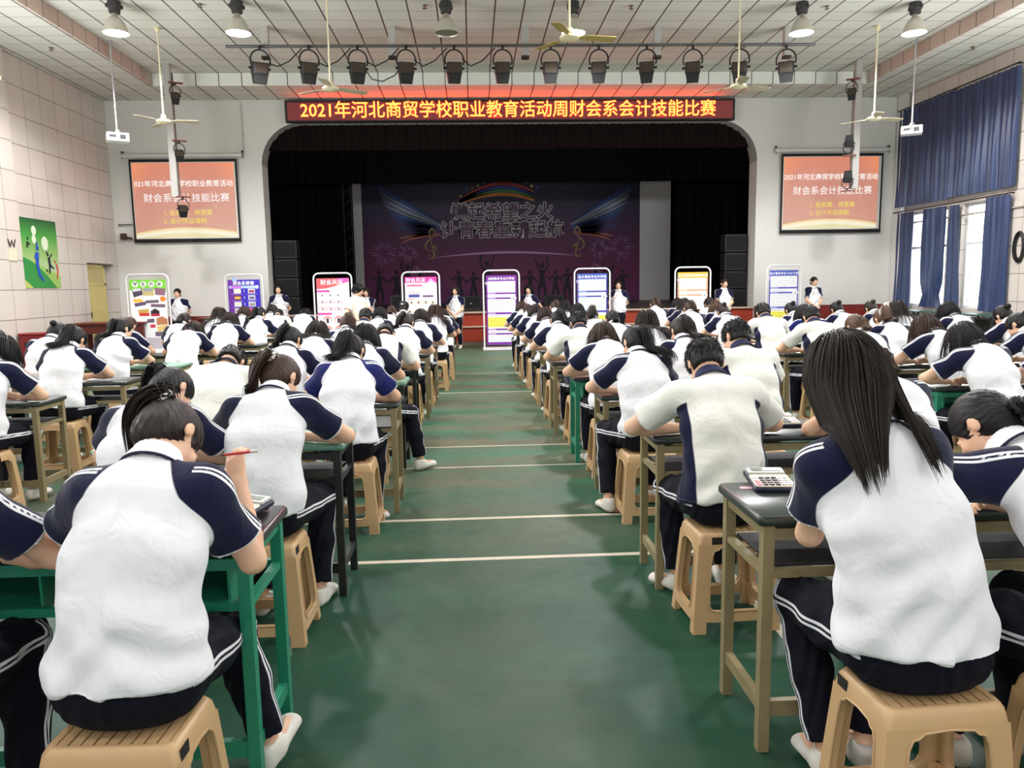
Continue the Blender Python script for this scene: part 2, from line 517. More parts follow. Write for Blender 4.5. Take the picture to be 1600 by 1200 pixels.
    for S, E in ((SR, ER), (SL, EL)):
        ln = .66 if sex == 'f' else .72
        ce = S + (E - S) * ln; ax = unit(E - S)
        slv.append((S, ce, ax))
        Sl.cone(S + (S - P[3]) * -.12, ce + ax * .03, .068 * wx, .076 * wx, .03)
    U = T.copy()
    # sleeves: flat cut at the cuff and a hollow opening
    for (S, ce, ax) in slv:
        U.capcone(S - (S - P[3]) * .12, ce + ax * .03, .068 * slr, .076 * slr, ce, ax, .045)
    for (S, ce, ax) in slv:
        th = max(.008, 1.5 * h)
        U.capcone(ce - ax * .035, ce + ax * .10, .069 * slr - th, .079 * slr - th, ce + ax * .004, ax, .003, 's')
    hz = hem[2] + (.022 if not stand else -.05)
    if stand: U.econe(P[0] + nv((0, 0, -.10)), P[0], X, (.175 * g * wx, .125), (.172 * g * wx, .125), .05)
    U.plane((0, 0, hz if not stand else P[0][2] - .09), (0, -.12, -1))
    Vs, Fs = U.mesh(h)
    # folds
    N = vnormals(Vs, Fs)
    ph = rg.rand(8) * 6.28
    low = np.clip((P[2][2] - Vs[:, 2]) / .25, 0, 1)
    upm = np.clip((Vs[:, 2] - P[2][2]) / .15, 0, 1)
    x, y, z = Vs.T
    dsp = .0060 * low * np.sin(38 * z + 9 * np.sin(7 * x + ph[0]) + 6 * y + ph[1])
    dsp += .0055 * np.sin(30 * x + 14 * z * np.sign(x) + 5 * np.sin(9 * z + ph[2]) + ph[3]) * (.35 + .65 * low)
    dsp += .0045 * np.sin(24 * (x * .6 + z) + 4 * np.sin(11 * y + ph[4]) + ph[5])
    if not stand:
        dsp += .012 * np.exp(-((z - hz - .05) / .05) ** 2) * np.exp(-((np.abs(x) - .165) / .05) ** 2)
    Vs = Vs + N * dsp[:, None]
    dT, dS = T.at(Vs), Sl.at(Vs)
    rel = Vs - P[4]
    v = -(rel @ up4)
    u = np.abs((Vs - (P[3] + (P[4] - P[3]) * .5)) @ lat)
    if shirt == 'raglan':
        sd = u - (.062 + .42 * np.clip(v, 0, .3) + .9 * np.clip(v - .06, 0, 1) ** 2)
        m = np.clip((v - .13) / .06, 0, 1)
        nav = sd * (1 - m) + np.minimum(dT - dS - (.034 if stand else .012), .05) * m
        nav = np.where(v < -.01, -.05, nav)
    elif shirt == 'panel':
        nav = np.minimum(u - .160 * g, dS - dT - .004)
        nav = np.minimum(nav, v - .17)
    else:
        nav = np.full(len(Vs), -.05)
    qs = np.full(len(Vs), .5); cd = np.full(len(Vs), .5)
    for (S, ce, ax), E in zip(slv, (ER, EL)):
        o = unit(nv((np.sign(S[0] - P[3][0]) * .75, -.25, 1.0)) - ax * (nv((np.sign(S[0] - P[3][0]) * .75, -.25, 1.0)) @ ax))
        sdv = np.cross(ax, o)
        q = Vs - S
        near = np.abs(dS) < .05
        ok = near & (q @ o > 0) & ((q @ (S - P[3])) > -.05)
        qs = np.where(ok, np.minimum(qs, np.abs(q @ sdv)), qs)
        w = (ce - Vs) @ ax; rr = np.linalg.norm((Vs - ce) + w[:, None] * ax, axis=1)
        cd = np.where((rr < .115) & (w < .1) & (w > -.03), np.minimum(cd, w), cd)
    out['shirt'] = (Vs, Fs, {'navy': nav, 'stripe': qs, 'cuff': cd, 'hem': Vs[:, 2] - (hz if not stand else P[0][2] - .09)})
    # ---- collar
    K = Field()
    nd = unit(HZ * .35 + up4)
    k0 = P[4] + up4 * -.014; k1 = P[4] + nd * (.040 if not stand else .030)
    K.cone(k0, k1, .090, .067, 0)
    Lk = np.linalg.norm(k1 - k0); sl = (.067 - .090) / Lk; nk_ = (k1 - k0) / Lk
    K.cone(k0 - nk_ * .05, k1 + nk_ * .05, .082 - sl * .05, .059 + sl * .05, .002, 's')
    K.plane(k0 + nd * -.004, -nd); K.plane(k1 + nd * .008, nd)
    Vk, Fk = K.mesh(.005)
    out['collar'] = (Vk, Fk, {'cl': (Vk - k0) @ nd})
    # ---- trousers
    R = Field()
    R.econe(P[0] + nv((0, 0, -.01)), P[0] + nv((0, 0, .09)), X, (.168 * g, .122 * g), (.155 * g, .112 * g), .03)
    for hp_, K_ in ((hipL, nv(knees[0])), (hipR, nv(knees[1]))):
        R.chain([hp_ + nv((0, -.03, 0)), hp_ + (K_ - hp_) * .5, K_], [.098 * g, .086 * g, .068], .04)
    if not stand:
        R.cut(lambda P_: np.where(P_[..., 1] < .24, seatz - P_[..., 2], -1))
    leg = []
    for K_, A in ((nv(knees[0]), nv(ankles[0])), (nv(knees[1]), nv(ankles[1]))):
        Ae = A + unit(K_ - A) * .035
        R.chain([K_, K_ + (Ae - K_) * .5, Ae], [.068, .064, .058], .03)
        ax = unit(A - K_)
        def cutl(P_, Ae=Ae, ax=ax):
            q = P_ - Ae; w = q @ ax
            return np.where((np.linalg.norm(q - w[..., None] * ax, axis=-1) < .08) & (w < .2), w, -1.0)
        R.cut(cutl)
        leg.append((K_, A))
    Vt, Ft = R.mesh(h)
    N = vnormals(Vt, Ft); x, y, z = Vt.T
    Vt = Vt + N * (.003 * np.sin(40 * y + 30 * z + 8 * np.sin(20 * x)))[:, None] * ((z > seatz + .01) | (y > .24))[:, None]
    st = np.full(len(Vt), .5)
    for (K_, A), hp_, sg in zip(leg, (hipL, hipR), (-1, 1)):
        for a_, b_ in ((hp_, K_), (K_, A)):
            ax = unit(b_ - a_); o = unit(nv((sg, 0, 0)) - ax * (ax[0] * sg)); sv = np.cross(ax, o)
            q = Vt - a_; w = q @ ax; ln = np.linalg.norm(b_ - a_)
            ok = (w > -.06) & (w < ln + .03) & (q @ o > .02) & (sg * Vt[:, 0] > 0)
            val = np.abs(q @ sv)
            st = np.where(ok & (val < st), val, st)
    out['trousers'] = (Vt, Ft, {'stripe': st})
    # ---- shoes
    for i, (A, sgn) in enumerate(((nv(ankles[0]), -1), (nv(ankles[1]), 1))):
        S_ = Field()
        f = unit(nv(toes[i]) if toes else (sgn * .15, 1, 0)); f[2] *= 1
        dn = unit(nv((0, 0, -1)) - f * (-f[2])); 
        sdv = np.cross(f, dn)
        base = A + dn * .052
        Rr = np.stack([sdv, f, dn])
        S_.econe(base - f * .035, base + f * .135, sdv, (.036, .034), (.040, .026), .02)
        S_.cone(base - f * .03 - dn * .035, base + f * .02 - dn * .012, .036, .036, .02)
        S_.cone(A - dn * .004 - f * .004, base + f * .01, .034, .036, .02)
        S_.plane(A - dn * .010, -dn)
        S_.cone(A - dn * .03, A + dn * .012, .027, .026, .004, 's')
        S_.cone(A + f * .034 + dn * .012, A + f * .075 + dn * .028, .013, .010, .012)
        S_.plane(base + dn * .036, dn)
        Vh, Fh = S_.mesh(min(h, .008))
        out['shoe%d' % i] = (Vh, Fh, {'sole': (Vh - base) @ dn})
    # ---- hair
    hk = dict(hairkw or {})
    out['hair'], out['tie'] = make_hair(hair, hlen, strands, srad, Rh, hc, hs, H, U, B, hh, rg, sex, hk)
    out['hand'] = WR; out['hand_l'] = WL
    return out

def hand(B, W, d, sgn, mode, h):
    """palm, four unequal bent fingers and a thumb; palm faces down by default"""
    r = max(.0082, h * .85)
    up = nv((0, 0, 1)) if mode != 'up' else nv((-sgn * .4, -1, .2))
    n = unit(up - d * (up @ d)); s = np.cross(d, n) * sgn * -1   # s points to the thumb side
    if mode == 'write': n = unit(n * .6 - s * .8); s = np.cross(d, n) * sgn * -1
    B.econe(W, W + d * .075, s, (.026, .018), (.037, .014), .012)
    k0 = W + d * .082
    curl = {'write': 1.15, 'flat': .35, 'up': 1.25, 'fist': 1.35, 'clasp': .9}[mode]
    for j, (o, ln) in enumerate(((.027, .068), (.009, .076), (-.009, .070), (-.026, .055))):
        a = k0 + s * o - d * abs(o) * .25
        dd = d.copy(); p = a; ang = 0
        for q, fr in enumerate((.45, .32, .23)):
            ang += curl * (.35, .55, .45)[q]
            dd = d * math.cos(ang) - n * math.sin(ang)
            e = p + dd * ln * fr
            B.cone(p, e, r * (1 - .08 * q), r * (.95 - .1 * q), .004)
            p = e
    t0 = W + d * .03 + s * .024
    t1 = t0 + unit(d * .7 + s * .65 - n * .35) * .036
    t2 = t1 + unit(d * .95 + s * .05 - n * .45) * .03
    B.cone(t0, t1, r * 1.35, r * 1.1, .01); B.cone(t1, t2, r * 1.1, r * .9, .004)

def make_hair(style, hlen, ns, srad, Rh, hc, hs, H, U, B, h, rg, sex, hk):
    HX, HY, HZ = Rh
    Cp = Field()
    low = {'short': -.052, 'ponytail': -.092, 'lowtail': -.092, 'bun': -.088}.get(style, -.06)
    fat = hk.get('fat', 1.0)
    Cp.ell(H(0, -.008, .026), nv((.084 * fat, .102, .098)) * hs, Rh, .02)
    Cp.ell(H(0, -.045, -.03), nv((.070, .056, .062)) * hs, Rh, .03)
    if style in ('long', 'bob'): Cp.ell(H(0, -.035, -.04), nv((.083, .060, .075)) * hs, Rh, .03)
    Cp.ell(H(0, .098, -.040), nv((.066, .080, .088)) * hs, Rh, .012, 's')
    if style not in ('long', 'bob'):
        for sx in (-1, 1): Cp.ell(H(sx * .088, .012, -.026), nv((.026, .034, .040)) * hs, Rh, .008, 's')
    p0 = H(0, -.03, low)
    Cp.plane(p0, -HZ + HY * (.22 if style != 'short' else .15))
    V, F = Cp.mesh(min(h, .008))
    tiep = {'ponytail': H(0, -.105, .055), 'lowtail': H(0, -.108, -.03), 'bun': H(0, -.108, .035)}.get(style, H(0, -.03, .12))
    if 'tie' in hk: tiep = H(*hk['tie'])
    Q = (V - hc) @ Rh.T / hs
    tq = (tiep - hc) @ Rh.T / hs; tq = tq / np.linalg.norm(tq)
    e1 = unit(np.cross(tq, (0.2, .3, 1))); e2 = np.cross(tq, e1)
    qn = Q / (np.linalg.norm(Q, axis=1, keepdims=True) + 1e-9)
    ang = np.arctan2(qn @ e1, qn @ e2)
    rad = np.arccos(np.clip(qn @ tq, -1, 1))
    # fine grooves flowing to the tie point
    N = vnormals(V, F)
    V = V + N * (.0016 * np.sin(ang * 23 + 2 * np.sin(rad * 7)) + .0012 * np.sin(ang * 41 + 3))[:, None] * np.clip(rad / .5, 0, 1)[:, None]
    sa = ang * 3.0; sb = rad * .25; sv = .5 + .25 * np.sin(ang * 9)
    tie = None
    paths = []
    coll = U.copy()
    for p in B.p: coll.p.append(p)
    for p in Cp.p:
        if p[4] == 'u': coll.p.append(p)
    gdir = nv((0, 0, -1.0))
    def march(p, dirn, length, M, rr, grav=.38, coh=.0):
        n = len(p); st = length / M
        P = [p.copy()]
        for i in range(M):
            g = grav
            dirn = dirn + gdir * g; dirn /= np.linalg.norm(dirn, axis=1, keepdims=True) + 1e-9
            q = P[-1] + dirn * st[:, None]
            if coh: q = q + (q.mean(0) - q) * coh
            d = coll.at(q); nn = coll.grad(q)
            k = d < rr
            push = np.where(k, rr - d, 0)
            q = q + nn * push[:, None]
            dn = (dirn * nn).sum(1)
            dirn = np.where((k & (dn < 0))[:, None], dirn - nn * dn[:, None] * .95, dirn)
            P.append(q)
        return np.stack(P, 1)
    if style in ('ponytail', 'lowtail'):
        out_ = -HY * .8 + (HZ * .25 if style == 'ponytail' else -HZ * .2) + nv(hk.get('dir', (0, 0, 0)))
        dirs = unit(out_) + rg.randn(ns, 3) * hk.get('spread', .15)
        dirs /= np.linalg.norm(dirs, axis=1, keepdims=True)
        e = rg.randn(ns, 3) * .012
        p = tiep + e
        ln = hlen * (1 - .30 * rg.rand(ns) ** 2)
        rr = .006 + hk.get('thick', .040) * rg.rand(ns)
        P = march(p, dirs, ln, 16, rr, hk.get('grav', .62), hk.get('coh', .045))
        if 'curl' in hk:
            tt = np.linspace(0, 1, 17)[None]; fz = rg.rand(ns)[:, None] * 6.3
            P[..., 0] += hk['curl'] * tt * np.sin(tt * 16 + fz * .4); P[..., 1] += hk['curl'] * tt * np.cos(tt * 16 + fz * .4)
        paths.append(P)
        # sleeve of hair right at the tie
        tie = (tiep + unit(out_) * .012, unit(out_))
    elif style == 'long':
        m = (Q[:, 2] > -.02) & (Q[:, 1] < hk.get('front', .045))
        ids = np.flatnonzero(m); ids = ids[rg.randint(0, len(ids), ns)]
        p = V[ids] + N[ids] * .004
        part = Q[ids]
        dirl = np.stack([part[:, 0] * 9 + hk.get('sidew', 0), np.full(ns, -.25), np.full(ns, -.6)], 1)
        dirn = dirl @ Rh; dirn /= np.linalg.norm(dirn, axis=1, keepdims=True)
        dirn = dirn - N[ids] * (dirn * N[ids]).sum(1, keepdims=True)
        ln = hlen * (.8 + .25 * rg.rand(ns)) - .0 * part[:, 2]
        if 'bundle' in hk:
            # strands gather to one side or the other of the neck
            bx = np.where(part[:, 0] < hk['bundle'], -1.0, 1.0)
        rr = .005 + .022 * rg.rand(ns)
        if 'bundle' in hk:
            n = len(p); M = 22; st = ln / M; PP = [p.copy()]; dn_ = dirn
            for i in range(M):
                q0 = PP[-1]
                tx = np.where(bx < 0, hk['bl'][0], hk['br'][0]); 
                pull = np.stack([(tx - q0[:, 0]) * np.where(bx < 0, hk.get('pull', 3.0) * hk.get('lpull', 1.0), hk.get('pull', 3.0)), np.full(n, hk.get('back', 0.0)), np.zeros(n)], 1)
                dn_ = dn_ + gdir * .36 + pull * (q0[:, 2] < hc[2] + .02)[:, None] * .35
                dn_ /= np.linalg.norm(dn_, axis=1, keepdims=True)
                q = q0 + dn_ * st[:, None]
                d = coll.at(q); nn = coll.grad(q); k = d < rr
                q = q + nn * np.where(k, rr - d, 0)[:, None]
                dd = (dn_ * nn).sum(1)
                dn_ = np.where((k & (dd < 0))[:, None], dn_ - nn * dd[:, None] * .95, dn_)
                PP.append(q)
            paths.append(np.stack(PP, 1))
        else:
            paths.append(march(p, dirn, ln, 18, rr, .36))
    elif style == 'bob':
        m = (Q[:, 2] > -.03) & (Q[:, 1] < hk.get('front', .03))
        ids = np.flatnonzero(m); ids = ids[rg.randint(0, len(ids), ns)]
        p = V[ids] + N[ids] * .003
        dirn = np.stack([Q[ids, 0] * 6, np.full(ns, -.1), np.full(ns, -1)], 1) @ Rh
        dirn /= np.linalg.norm(dirn, axis=1, keepdims=True)
        ln = np.maximum(.05, (Q[ids, 2] + hlen) * (.9 + .15 * rg.rand(ns)))
        paths.append(march(p, dirn, ln, 12, .004 + .014 * rg.rand(ns), .22))
    elif style == 'bun':
        c = tiep - HY * .012
        k = rg.randn(ns, 3); k /= np.linalg.norm(k, axis=1, keepdims=True)
        t = np.linspace(0, 1, 13)[None, :, None] * 4.2
        a1 = np.cross(k, rg.randn(ns, 3)); a1 /= np.linalg.norm(a1, axis=1, keepdims=True); a2 = np.cross(k, a1)
        R_ = .030 * (.75 + .3 * rg.rand(ns))[:, None, None]
        paths.append(c + R_ * (a1[:, None] * np.cos(t) + a2[:, None] * np.sin(t)))
        tie = (c, -HY)
    elif style == 'short':
        m = (Q[:, 2] > .0)
        ids = np.flatnonzero(m); ids = ids[rg.randint(0, len(ids), ns)]
        p = V[ids] - N[ids] * .004
        w = np.cross(np.cross(N[ids], np.tile(HZ, (ns, 1))), N[ids])
        dirn = N[ids] * .22 - w * .9 + rg.randn(ns, 3) * .16
        dirn /= np.linalg.norm(dirn, axis=1, keepdims=True)
        P = [p]
        for i in range(5): P.append(P[-1] + (dirn + gdir * .06 * i) * .0065)
        paths.append(np.stack(P, 1))
    A = {'sa': sa, 'sb': sb, 'sv': sv}
    if paths:
        for P in paths:
            n, M, _ = P.shape
            prof = np.clip(1.15 - np.linspace(0, 1, M) ** 2.2, .12, 1) * np.clip(.45 + np.linspace(0, 1, M) * 3, 0, 1)
            if style == 'bun': prof = np.ones(M)
            rad_ = srad * (.7 + .6 * rg.rand(n))[:, None] * prof[None]
            sides = 5
            Vt, Ft = tubes(P, rad_, sides, .8)
            rv = rg.rand(n)
            F = np.concatenate([F, Ft + len(V)]); V = np.concatenate([V, Vt])
            A['sa'] = np.concatenate([A['sa'], np.repeat(rv * 40, M * sides) + np.tile(np.arange(sides) * .5, n * M)])
            A['sb'] = np.concatenate([A['sb'], np.tile(np.repeat(np.linspace(0, 1, M), sides), n)])
            A['sv'] = np.concatenate([A['sv'], np.repeat(rv, M * sides)])
    return (V, F, A), tie
# ================================================================ the hall
XL, XR, YN, YS = -9.21, 11.58, -7.0, 20.4          # side walls, wall behind the camera, stage wall
ZS, ZC = 6.38, 6.66                                  # lower ceiling along the walls, raised middle
FX0, FX1, FY = -7.42, 9.85, 19.0                     # edges of the raised middle
def struct(name, mb, m, **k): 
    o = mb.build(name, m, **k); o['kind'] = 'structure'; return o

# floor: worn green sheet flooring with painted court lines
m, nt, b = nmat('floor_green'); E = NT(nt)
tc = E.n('ShaderNodeTexCoord').outputs['Object']
mp = E.n('ShaderNodeMapping'); nt.links.new(tc, mp.inputs['Vector']); mp.inputs['Scale'].default_value = (.25, 1.3, 1)
n1 = E.noise(mp.outputs['Vector'], 1.6, 4, .6); n2 = E.noise(tc, .6, 4, .6); n3 = E.noise(tc, 9, 5, .65)
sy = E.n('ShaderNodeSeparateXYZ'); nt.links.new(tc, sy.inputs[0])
wear_shade = E.n('ShaderNodeMapRange'); wear_shade.clamp = True; nt.links.new(E.math('ADD', sy.outputs[1], E.math('MULTIPLY', n2, 3.0)), wear_shade.inputs['Value']); wear_shade.inputs['From Min'].default_value = 5.3; wear_shade.inputs['From Max'].default_value = 8.2  # near floor painted darker as shade; worn bands show further off
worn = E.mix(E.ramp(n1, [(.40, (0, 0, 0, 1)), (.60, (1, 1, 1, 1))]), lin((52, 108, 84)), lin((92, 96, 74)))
c1 = E.mix(wear_shade.outputs['Result'], E.mix(E.ramp(n1, [(.38, (0, 0, 0, 1)), (.62, (1, 1, 1, 1))]), lin((10, 62, 44)), lin((26, 74, 54))), worn)
c2 = E.mix(E.math('MULTIPLY', E.ramp(n2, [(.45, (0, 0, 0, 1)), (.7, (1, 1, 1, 1))]), .5), c1, lin((82, 86, 68)))
c3 = E.mix(E.math('MULTIPLY', E.ramp(n3, [(.5, (0, 0, 0, 1)), (.75, (1, 1, 1, 1))]), .22), c2, lin((9, 52, 37)))
sx = E.n('ShaderNodeSeparateXYZ'); nt.links.new(tc, sx.inputs[0])
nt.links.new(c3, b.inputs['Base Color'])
rg_ = E.n('ShaderNodeMapRange'); nt.links.new(n3, rg_.inputs['Value']); rg_.inputs['To Min'].default_value = .40; rg_.inputs['To Max'].default_value = .60; b.inputs['Specular IOR Level'].default_value = .32
nt.links.new(rg_.outputs['Result'], b.inputs['Roughness'])
nt.links.new(E.bump(E.noise(tc, 40, 2), .04, .004), b.inputs['Normal'])
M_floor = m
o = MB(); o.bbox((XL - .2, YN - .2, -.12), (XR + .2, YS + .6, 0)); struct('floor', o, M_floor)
M_line = mat('line_paint', (196, 186, 166), .5, var=.15, vscale=14)
def line(a, b_, w, z=.002):
    mb = MB(); a, b_ = Vector(a), Vector(b_); t = (b_ - a).normalized(); s = Vector((-t.y, t.x)) * w / 2
    mb.add([(p.x, p.y, zz) for zz in (.0, z) for p in (a - s, a + s, b_ + s, b_ - s)], [(3, 2, 1, 0), (4, 5, 6, 7), (0, 1, 5, 4), (1, 2, 6, 5), (2, 3, 7, 6), (3, 0, 4, 7)])
    k = len([q for q in bpy.data.objects if q.name.startswith('trim_')]) + 1
    struct('trim_%d' % k, mb, M_line)
line((XL, 4.23), (XR, 4.2), .045); line((XL, 5.0), (XR, 4.97), .045); line((-3, 6.48), (4, 6.46), .03); line((-3, 7.33), (4, 7.31), .03)
line((-3, 11.15), (4, 11.12), .04); line((-4, 13.6), (5, 13.57), .03); line((-1.9, -5), (-1.9, 5.0), .05, .0015); line((1.36, -5), (1.36, 5.0), .05, .0015)

# ceiling tiles
def tile_mat(name, base, px, py, wx, wy, dark, ax=(0, 1), off=(0, 0), rough=.8, var=.06, spec=.3):
    m, nt, b = nmat(name); E = NT(nt)
    tc = E.n('ShaderNodeTexCoord').outputs['Object']
    s = E.n('ShaderNodeSeparateXYZ'); nt.links.new(tc, s.inputs[0])
    def grid(i, p, w, o_):
        v = E.math('ADD', s.outputs[i], 100 * p + o_)
        f = E.math('FRACT', E.math('DIVIDE', v, p))
        return E.math('SUBTRACT', 1.0, E.band(f, w / p / 2, 1 - w / p / 2, .002 / p))
    g = E.math('MAXIMUM', grid(ax[0], px, wx, off[0]), grid(ax[1], py, wy, off[1]))
    cell = E.n('ShaderNodeTexWhiteNoise'); cell.noise_dimensions = '2D'
    cv = E.n('ShaderNodeCombineXYZ')
    nt.links.new(E.math('FLOOR', E.math('DIVIDE', E.math('ADD', s.outputs[ax[0]], 100 * px + off[0]), px)), cv.inputs[0])
    nt.links.new(E.math('FLOOR', E.math('DIVIDE', E.math('ADD', s.outputs[ax[1]], 100 * py + off[1]), py)), cv.inputs[1])
    nt.links.new(cv.outputs[0], cell.inputs['Vector'])
    n = E.noise(tc, 1.3, 4)
    a = lin(base); lo = tuple(x * (1 - var) for x in a[:3]) + (1,); hi = tuple(min(1, x * (1 + var)) for x in a[:3]) + (1,)
    col = E.mix(E.math('ADD', E.math('MULTIPLY', cell.outputs['Value'], .5), E.math('MULTIPLY', n, .5)), lo, hi)
    col = E.mix(g, col, lin(dark))
    nt.links.new(col, b.inputs['Base Color']); b.inputs['Roughness'].default_value = rough; b.inputs['Specular IOR Level'].default_value = spec
    nt.links.new(E.bump(E.math('SUBTRACT', 1.0, g), .25, .01), b.inputs['Normal'])
    return m
M_ceil = tile_mat('ceiling_tile', (206, 204, 196), .535, .50, .027, .011, (66, 58, 52), off=(.0, .1))
M_fasc = tile_mat('fascia_tile', (226, 226, 220), .535, 9, .020, .001, (60, 62, 58), ax=(0, 2), off=(0, 2))
M_fasc2 = tile_mat('fascia_pink', (200, 182, 172), .50, 9, .016, .001, (70, 62, 56), ax=(1, 2), off=(.1, 2))
o = MB(); o.bbox((FX0, YN, ZC), (FX1, FY, ZC + .1)); struct('ceiling', o, M_ceil)
o = MB()
o.bbox((XL - .1, FY + .04, ZS), (XR + .1, YS + .1, ZS + .06)); o.bbox((XL - .1, YN, ZS), (FX0 - .04, FY + .04, ZS + .06)); o.bbox((FX1 + .04, YN, ZS), (XR + .1, FY + .04, ZS + .06))
struct('ceiling_2', o, M_ceil)
o = MB(); o.bbox((FX0, FY, ZS), (FX1, FY + .04, ZC + .05)); struct('trim_20', o, M_fasc)
o = MB(); o.bbox((FX0 - .04, YN, ZS), (FX0, FY, ZC + .05)); struct('trim_21', o, M_fasc2)
o = MB(); o.bbox((FX1, YN, ZS), (FX1 + .04, FY, ZC + .05)); struct('trim_22', o, M_fasc2)

# walls
M_plaster = mat('plaster', (214, 211, 207), .85, var=.04, vscale=1.2, bump=.05, bscale=60)
M_wtile = tile_mat('wall_tile', (206, 197, 189), .60, .59, .010, .012, (96, 84, 76), ax=(1, 2), off=(.0, .13), rough=.33, var=.07, spec=.4)
M_jamb = mat('jamb', (168, 162, 160), .7)
OX0, OX1, OZ, RA = -5.36, 7.67, 5.82, 1.06            # stage opening
prof = []
N_ = 14
for k in range(N_ + 1):
    a = PI - PI / 2 * k / N_; prof.append((OX0 + RA + RA * math.cos(a), OZ - RA + RA * math.sin(a)))
for k in range(N_ + 1):
    a = PI / 2 - PI / 2 * k / N_; prof.append((OX1 - RA + RA * math.cos(a), OZ - RA + RA * math.sin(a)))
T = .55
o = MB()
o.bbox((XL - .15, YS, 0), (OX0, YS + T, prof[0][1]), M_plaster); o.bbox((OX1, YS, 0), (XR + .15, YS + T, prof[0][1]), M_plaster)
fr = [(XL - .15, prof[0][1])] + prof + [(XR + .15, prof[0][1]), (XR + .15, ZS + .3), (XL - .15, ZS + .3)]
n = len(fr)
vs = [(x, YS, z) for x, z in fr]
# facing strips from the arch up to the ceiling
for i in range(len(prof) - 1):
    (x0, z0), (x1, z1) = prof[i], prof[i + 1]
    o.add([(x0, YS, z0), (x1, YS, z1), (x1, YS, ZS + .3), (x0, YS, ZS + .3)], [(0, 1, 2, 3)], M_plaster)
    o.add([(x0, YS, z0), (x1, YS, z1), (x1, YS + T, z1), (x0, YS + T, z0)], [(3, 2, 1, 0)], M_jamb)
    o.add([(x0, YS + T, z0), (x1, YS + T, z1), (x1, YS + T, ZS + .3), (x0, YS + T, ZS + .3)], [(3, 2, 1, 0)], M_plaster)
o.bbox((XL - .15, YS, prof[0][1]), (OX0, YS + T, ZS + .3), M_plaster); o.bbox((OX1, YS, prof[0][1]), (XR + .15, YS + T, ZS + .3), M_plaster)
struct('wall_stage', o, M_plaster)
M_wains = mat('wainscot_red', (124, 34, 26), .45, var=.12, vscale=5)
o = MB(); o.bbox((XL, YS - .03, 0), (OX0 - .02, YS, .90)); o.bbox((XL, YS - .05, .87), (OX0 - .02, YS, .90)); struct('baseboard_left', o, M_wains)
o = MB(); o.bbox((OX1 + .02, YS - .03, 0), (XR, YS, .90)); o.bbox((OX1 + .02, YS - .05, .87), (XR, YS, .90)); struct('baseboard_right', o, M_wains)
# left wall with a recessed door
DY0, DY1, DZ = 18.82, 20.16, 2.28
o = MB()
o.bbox((XL - .4, YN, 0), (XL, DY0, ZS + .3)); o.bbox((XL - .4, DY1, 0), (XL, YS + .1, ZS + .3)); o.bbox((XL - .4, DY0, DZ), (XL, DY1, ZS + .3))
o.bbox((XL - .45, DY0 - .1, 0), (XL - .38, DY1 + .1, DZ + .1))
struct('wall_left', o, M_wtile)
o = MB(); o.bbox((XL, 14.2, 0), (XL + .10, 16.05, ZS)); struct('trim_23', o, M_wtile)
M_door = mat('door_cream', (206, 190, 122), .5, var=.05, vscale=3)
d = empty('door_1', (XL - .13, (DY0 + DY1) / 2 - .1, 0)); d['kind'] = 'structure'
o = MB()
o.bbox((-.03, -.50, 0), (.03, -.44, 2.24)); o.bbox((-.03, .44, 0), (.03, .50, 2.24)); o.bbox((-.03, -.5, 2.18), (.03, .5, 2.24)); o.bbox((-.03, -.5, 1.74), (.03, .5, 1.80))
o.build('door_frame', M_door, d)
o = MB(); o.bbox((-.02, -.44, 0), (.02, .44, 1.74)); o.bbox((.02, -.2, 1.1), (.03, .2, 1.55)); o.bbox((.02, -.2, .3), (.03, .2, .9)); o.build('door_leaf', M_door, d)
o = MB(); o.bbox((-.015, -.44, 1.80), (.015, .44, 2.18)); o.bbox((.015, -.02, 1.8), (.025, .02, 2.18)); o.build('transom_panel', mat('transom', (186, 172, 116), .4), d)
o = MB(); o.bbox((.02, -.40, .95), (.06, -.36, 1.1)); o.build('door_handle', mat('brass_dark', (90, 80, 50), .4, .7), d)
# right wall with two tall window bays
WY = ((16.05, 17.62), (18.15, 19.95)); WZ = ((.86, 3.30), (3.50, 5.90))
o = MB(); ys = [YN, 16.05, 17.62, 18.15, 19.95, YS + .1]
for i in (0, 2, 4): o.bbox((XR, ys[i], 0), (XR + .3, ys[i + 1], ZS + .3))
for a_, b_ in WY:
    o.bbox((XR, a_, 0), (XR + .3, b_, WZ[0][0])); o.bbox((XR, a_, WZ[0][1]), (XR + .3, b_, WZ[1][0])); o.bbox((XR, a_, WZ[1][1]), (XR + .3, b_, ZS + .3))
struct('wall_right', o, M_wtile)
M_upvc = mat('window_frame_white', (232, 232, 232), .4)
m, nt, b = nmat('window_glass'); b.inputs['Transmission Weight'].default_value = 1; b.inputs['Roughness'].default_value = 0; b.inputs['IOR'].default_value = 1.05; b.inputs['Base Color'].default_value = (.97, 1, .99, 1)
M_glass = m
k = 0
for a_, b_ in WY:
    for z0, z1 in WZ:
        k += 1
        w = empty('window_%d' % k, (XR + .16, (a_ + b_) / 2, z0)); w['kind'] = 'structure'
        hy, hz = (b_ - a_) / 2, z1 - z0; o = MB()
        for q in (-hy + .03, 0, hy - .03): o.box((0, q, hz / 2), (.07, .06, hz))
        for q in (.03, hz * .62, hz - .03): o.box((0, 0, q), (.065, 2 * hy, .06))
        o.build('window_frame', M_upvc, w)
        o = MB(); o.box((.0, 0, hz / 2), (.006, 2 * hy - .02, hz - .02)); o.build('window_pane', M_glass, w)
# wall behind the camera
o = MB(); o.bbox((XL - .2, YN - .3, 0), (XR + .2, YN, ZS + .3)); struct('wall_back', o, M_plaster)
o = MB(); o.bbox((XR - .13, 19.98, 0), (XR - .03, 20.36, ZS)); struct('trim_24', o, M_plaster)

